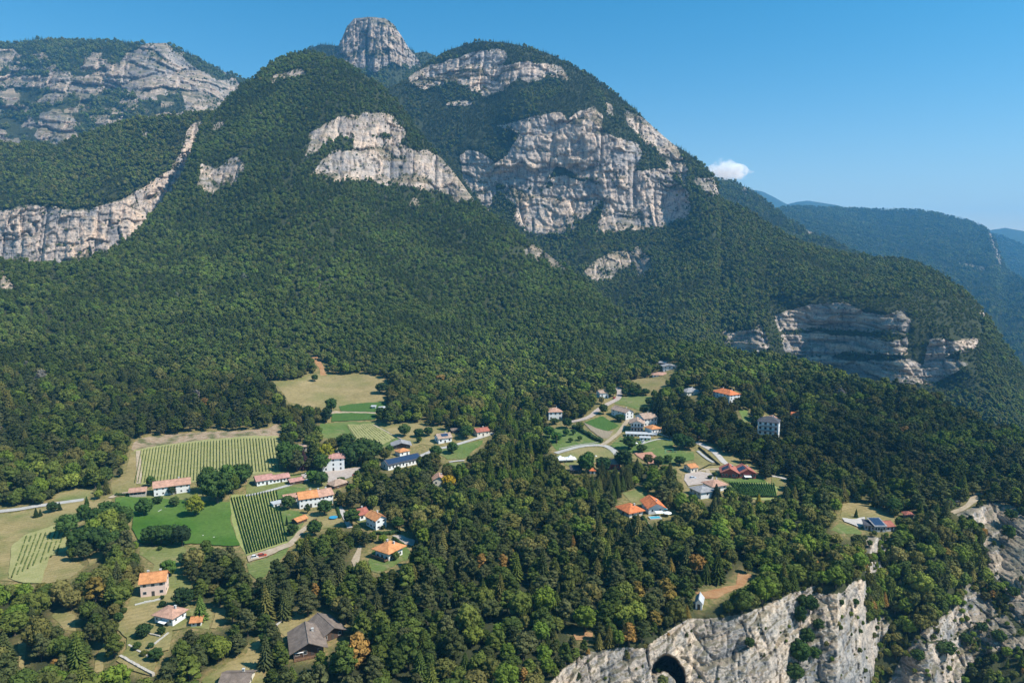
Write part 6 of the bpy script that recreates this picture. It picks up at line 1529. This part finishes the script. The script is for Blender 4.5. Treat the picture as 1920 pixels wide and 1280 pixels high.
def pole(u, v, h, label):
    e = parts_thing('utility_pole', ground(u, v), 0, label, 'pole'); m = MB(); m.tube((0, 0, -1), (0, 0, h), .15, .10, 7); m.build('post', MWOOD, e); c = MB(); c.box(-.9, .9, -.06, .06, h - .7, h - .55); c.build('crossarm', MWOOD, e)
pole(1044, 836, 8, 'wooden utility pole beside the meadow road'); pole(1310, 838, 8, 'wooden utility pole at the start of the gravel track'); pole(1448, 887, 8, 'wooden utility pole at the right end of the village road')

# ------------------------------------------------------------------ cloud behind the ridge
def cloud():
    g = np.random.default_rng(4); mb = MB(); D = 16000.0
    c0 = unproj(1362, 318, D); s = D / FPX
    spec = [(-16, 2, 20), (-6, -6, 20), (8, -2, 19), (22, 4, 16), (36, 8, 12), (48, 9, 8), (-26, 8, 16), (0, 10, 22), (18, 11, 16), (-2, 2, 20)]
    for x, y, r in spec:
        v, f = ICO[2]
        mb.add((np.array([x, g.uniform(-8, 8), -y]) + v * r * np.array([1.1, 1, .9])) * s, f)
    o = mb.build('cloud', bpy.data.materials.new('cloud_vapour')); o.location = c0
    rm = o.modifiers.new('remesh', 'REMESH'); rm.mode = 'VOXEL'; rm.voxel_size = 30.0
    m = o.data.materials[0]; m.use_nodes = True; n = m.node_tree.nodes; n.clear(); l = m.node_tree.links; out = n.new('ShaderNodeOutputMaterial')
    v = n.new('ShaderNodeVolumePrincipled'); v.inputs['Color'].default_value = (1, 1, 1, 1); v.inputs['Density Attribute'].default_value = ''
    tc = n.new('ShaderNodeTexCoord')
    n1 = noise(n, l, .0055, 6, .62, tc.outputs['Object'], .4)
    # denser towards the middle of the puff, wispy outside
    mp = n.new('ShaderNodeMapping'); mp.inputs['Scale'].default_value = (1 / (46 * s), 1 / (30 * s), 1 / (22 * s)); mp.inputs['Location'].default_value = (-.12, 0, .05); l.new(tc.outputs['Object'], mp.inputs[0])
    ln = n.new('ShaderNodeVectorMath'); ln.operation = 'LENGTH'; l.new(mp.outputs[0], ln.inputs[0])
    a_ = mathn(n, l, 'SUBTRACT', mathn(n, l, 'MULTIPLY', n1.outputs[0], 2.4), mathn(n, l, 'ADD', mathn(n, l, 'MULTIPLY', ln.outputs['Value'], 1.2), .12))
    d_ = mathn(n, l, 'MULTIPLY', mathn(n, l, 'MAXIMUM', a_, 0.0), .014)
    l.new(d_, v.inputs['Density'])
    l.new(v.outputs[0], out.inputs['Volume'])
    o['kind'] = 'thing'; o['label'] = 'small white puffy cloud peeping over the right flank of the dome mountain'; o['category'] = 'cloud'
cloud()
# ------------------------------------------------------------------ air
def haze():
    m = bpy.data.materials.new('haze_air'); m.use_nodes = True; n = m.node_tree.nodes; n.clear()
    o = n.new('ShaderNodeOutputMaterial'); v = n.new('ShaderNodeVolumePrincipled')
    v.inputs['Color'].default_value = (.14, .50, .92, 1); v.inputs['Density'].default_value = HAZE_D; v.inputs['Density Attribute'].default_value = ''
    v.inputs['Anisotropy'].default_value = 0.0
    m.node_tree.links.new(v.outputs[0], o.inputs['Volume'])
    mb = MB(); zmax = max(float(L.P[..., 2].max()) for L in LAYERS.values()) + 60
    zmin = 1e9; xs = []; ys = []
    for L in LAYERS.values():
        a = np.empty(len(L.obj.data.vertices) * 3, np.float32); L.obj.data.vertices.foreach_get('co', a); a = a.reshape(-1, 3)
        zmin = min(zmin, float(a[:, 2].min())); xs += [float(a[:, 0].min()), float(a[:, 0].max())]; ys.append(float(a[:, 1].max()))
    zmin = min(zmin, -320.0); xs += [-4000.0, 12000.0]; ys.append(12000.0)
    print('haze box', zmin, min(xs), max(xs), max(ys), zmax)
    mb.box(min(xs) - 200, max(xs) + 200, -1400, max(ys) + 200, zmin - 1, zmax)
    h = mb.build('haze', m); h['kind'] = 'stuff'; h['label'] = 'pale blue summer haze over the valley'
HAZE_D = 0.00008
haze()
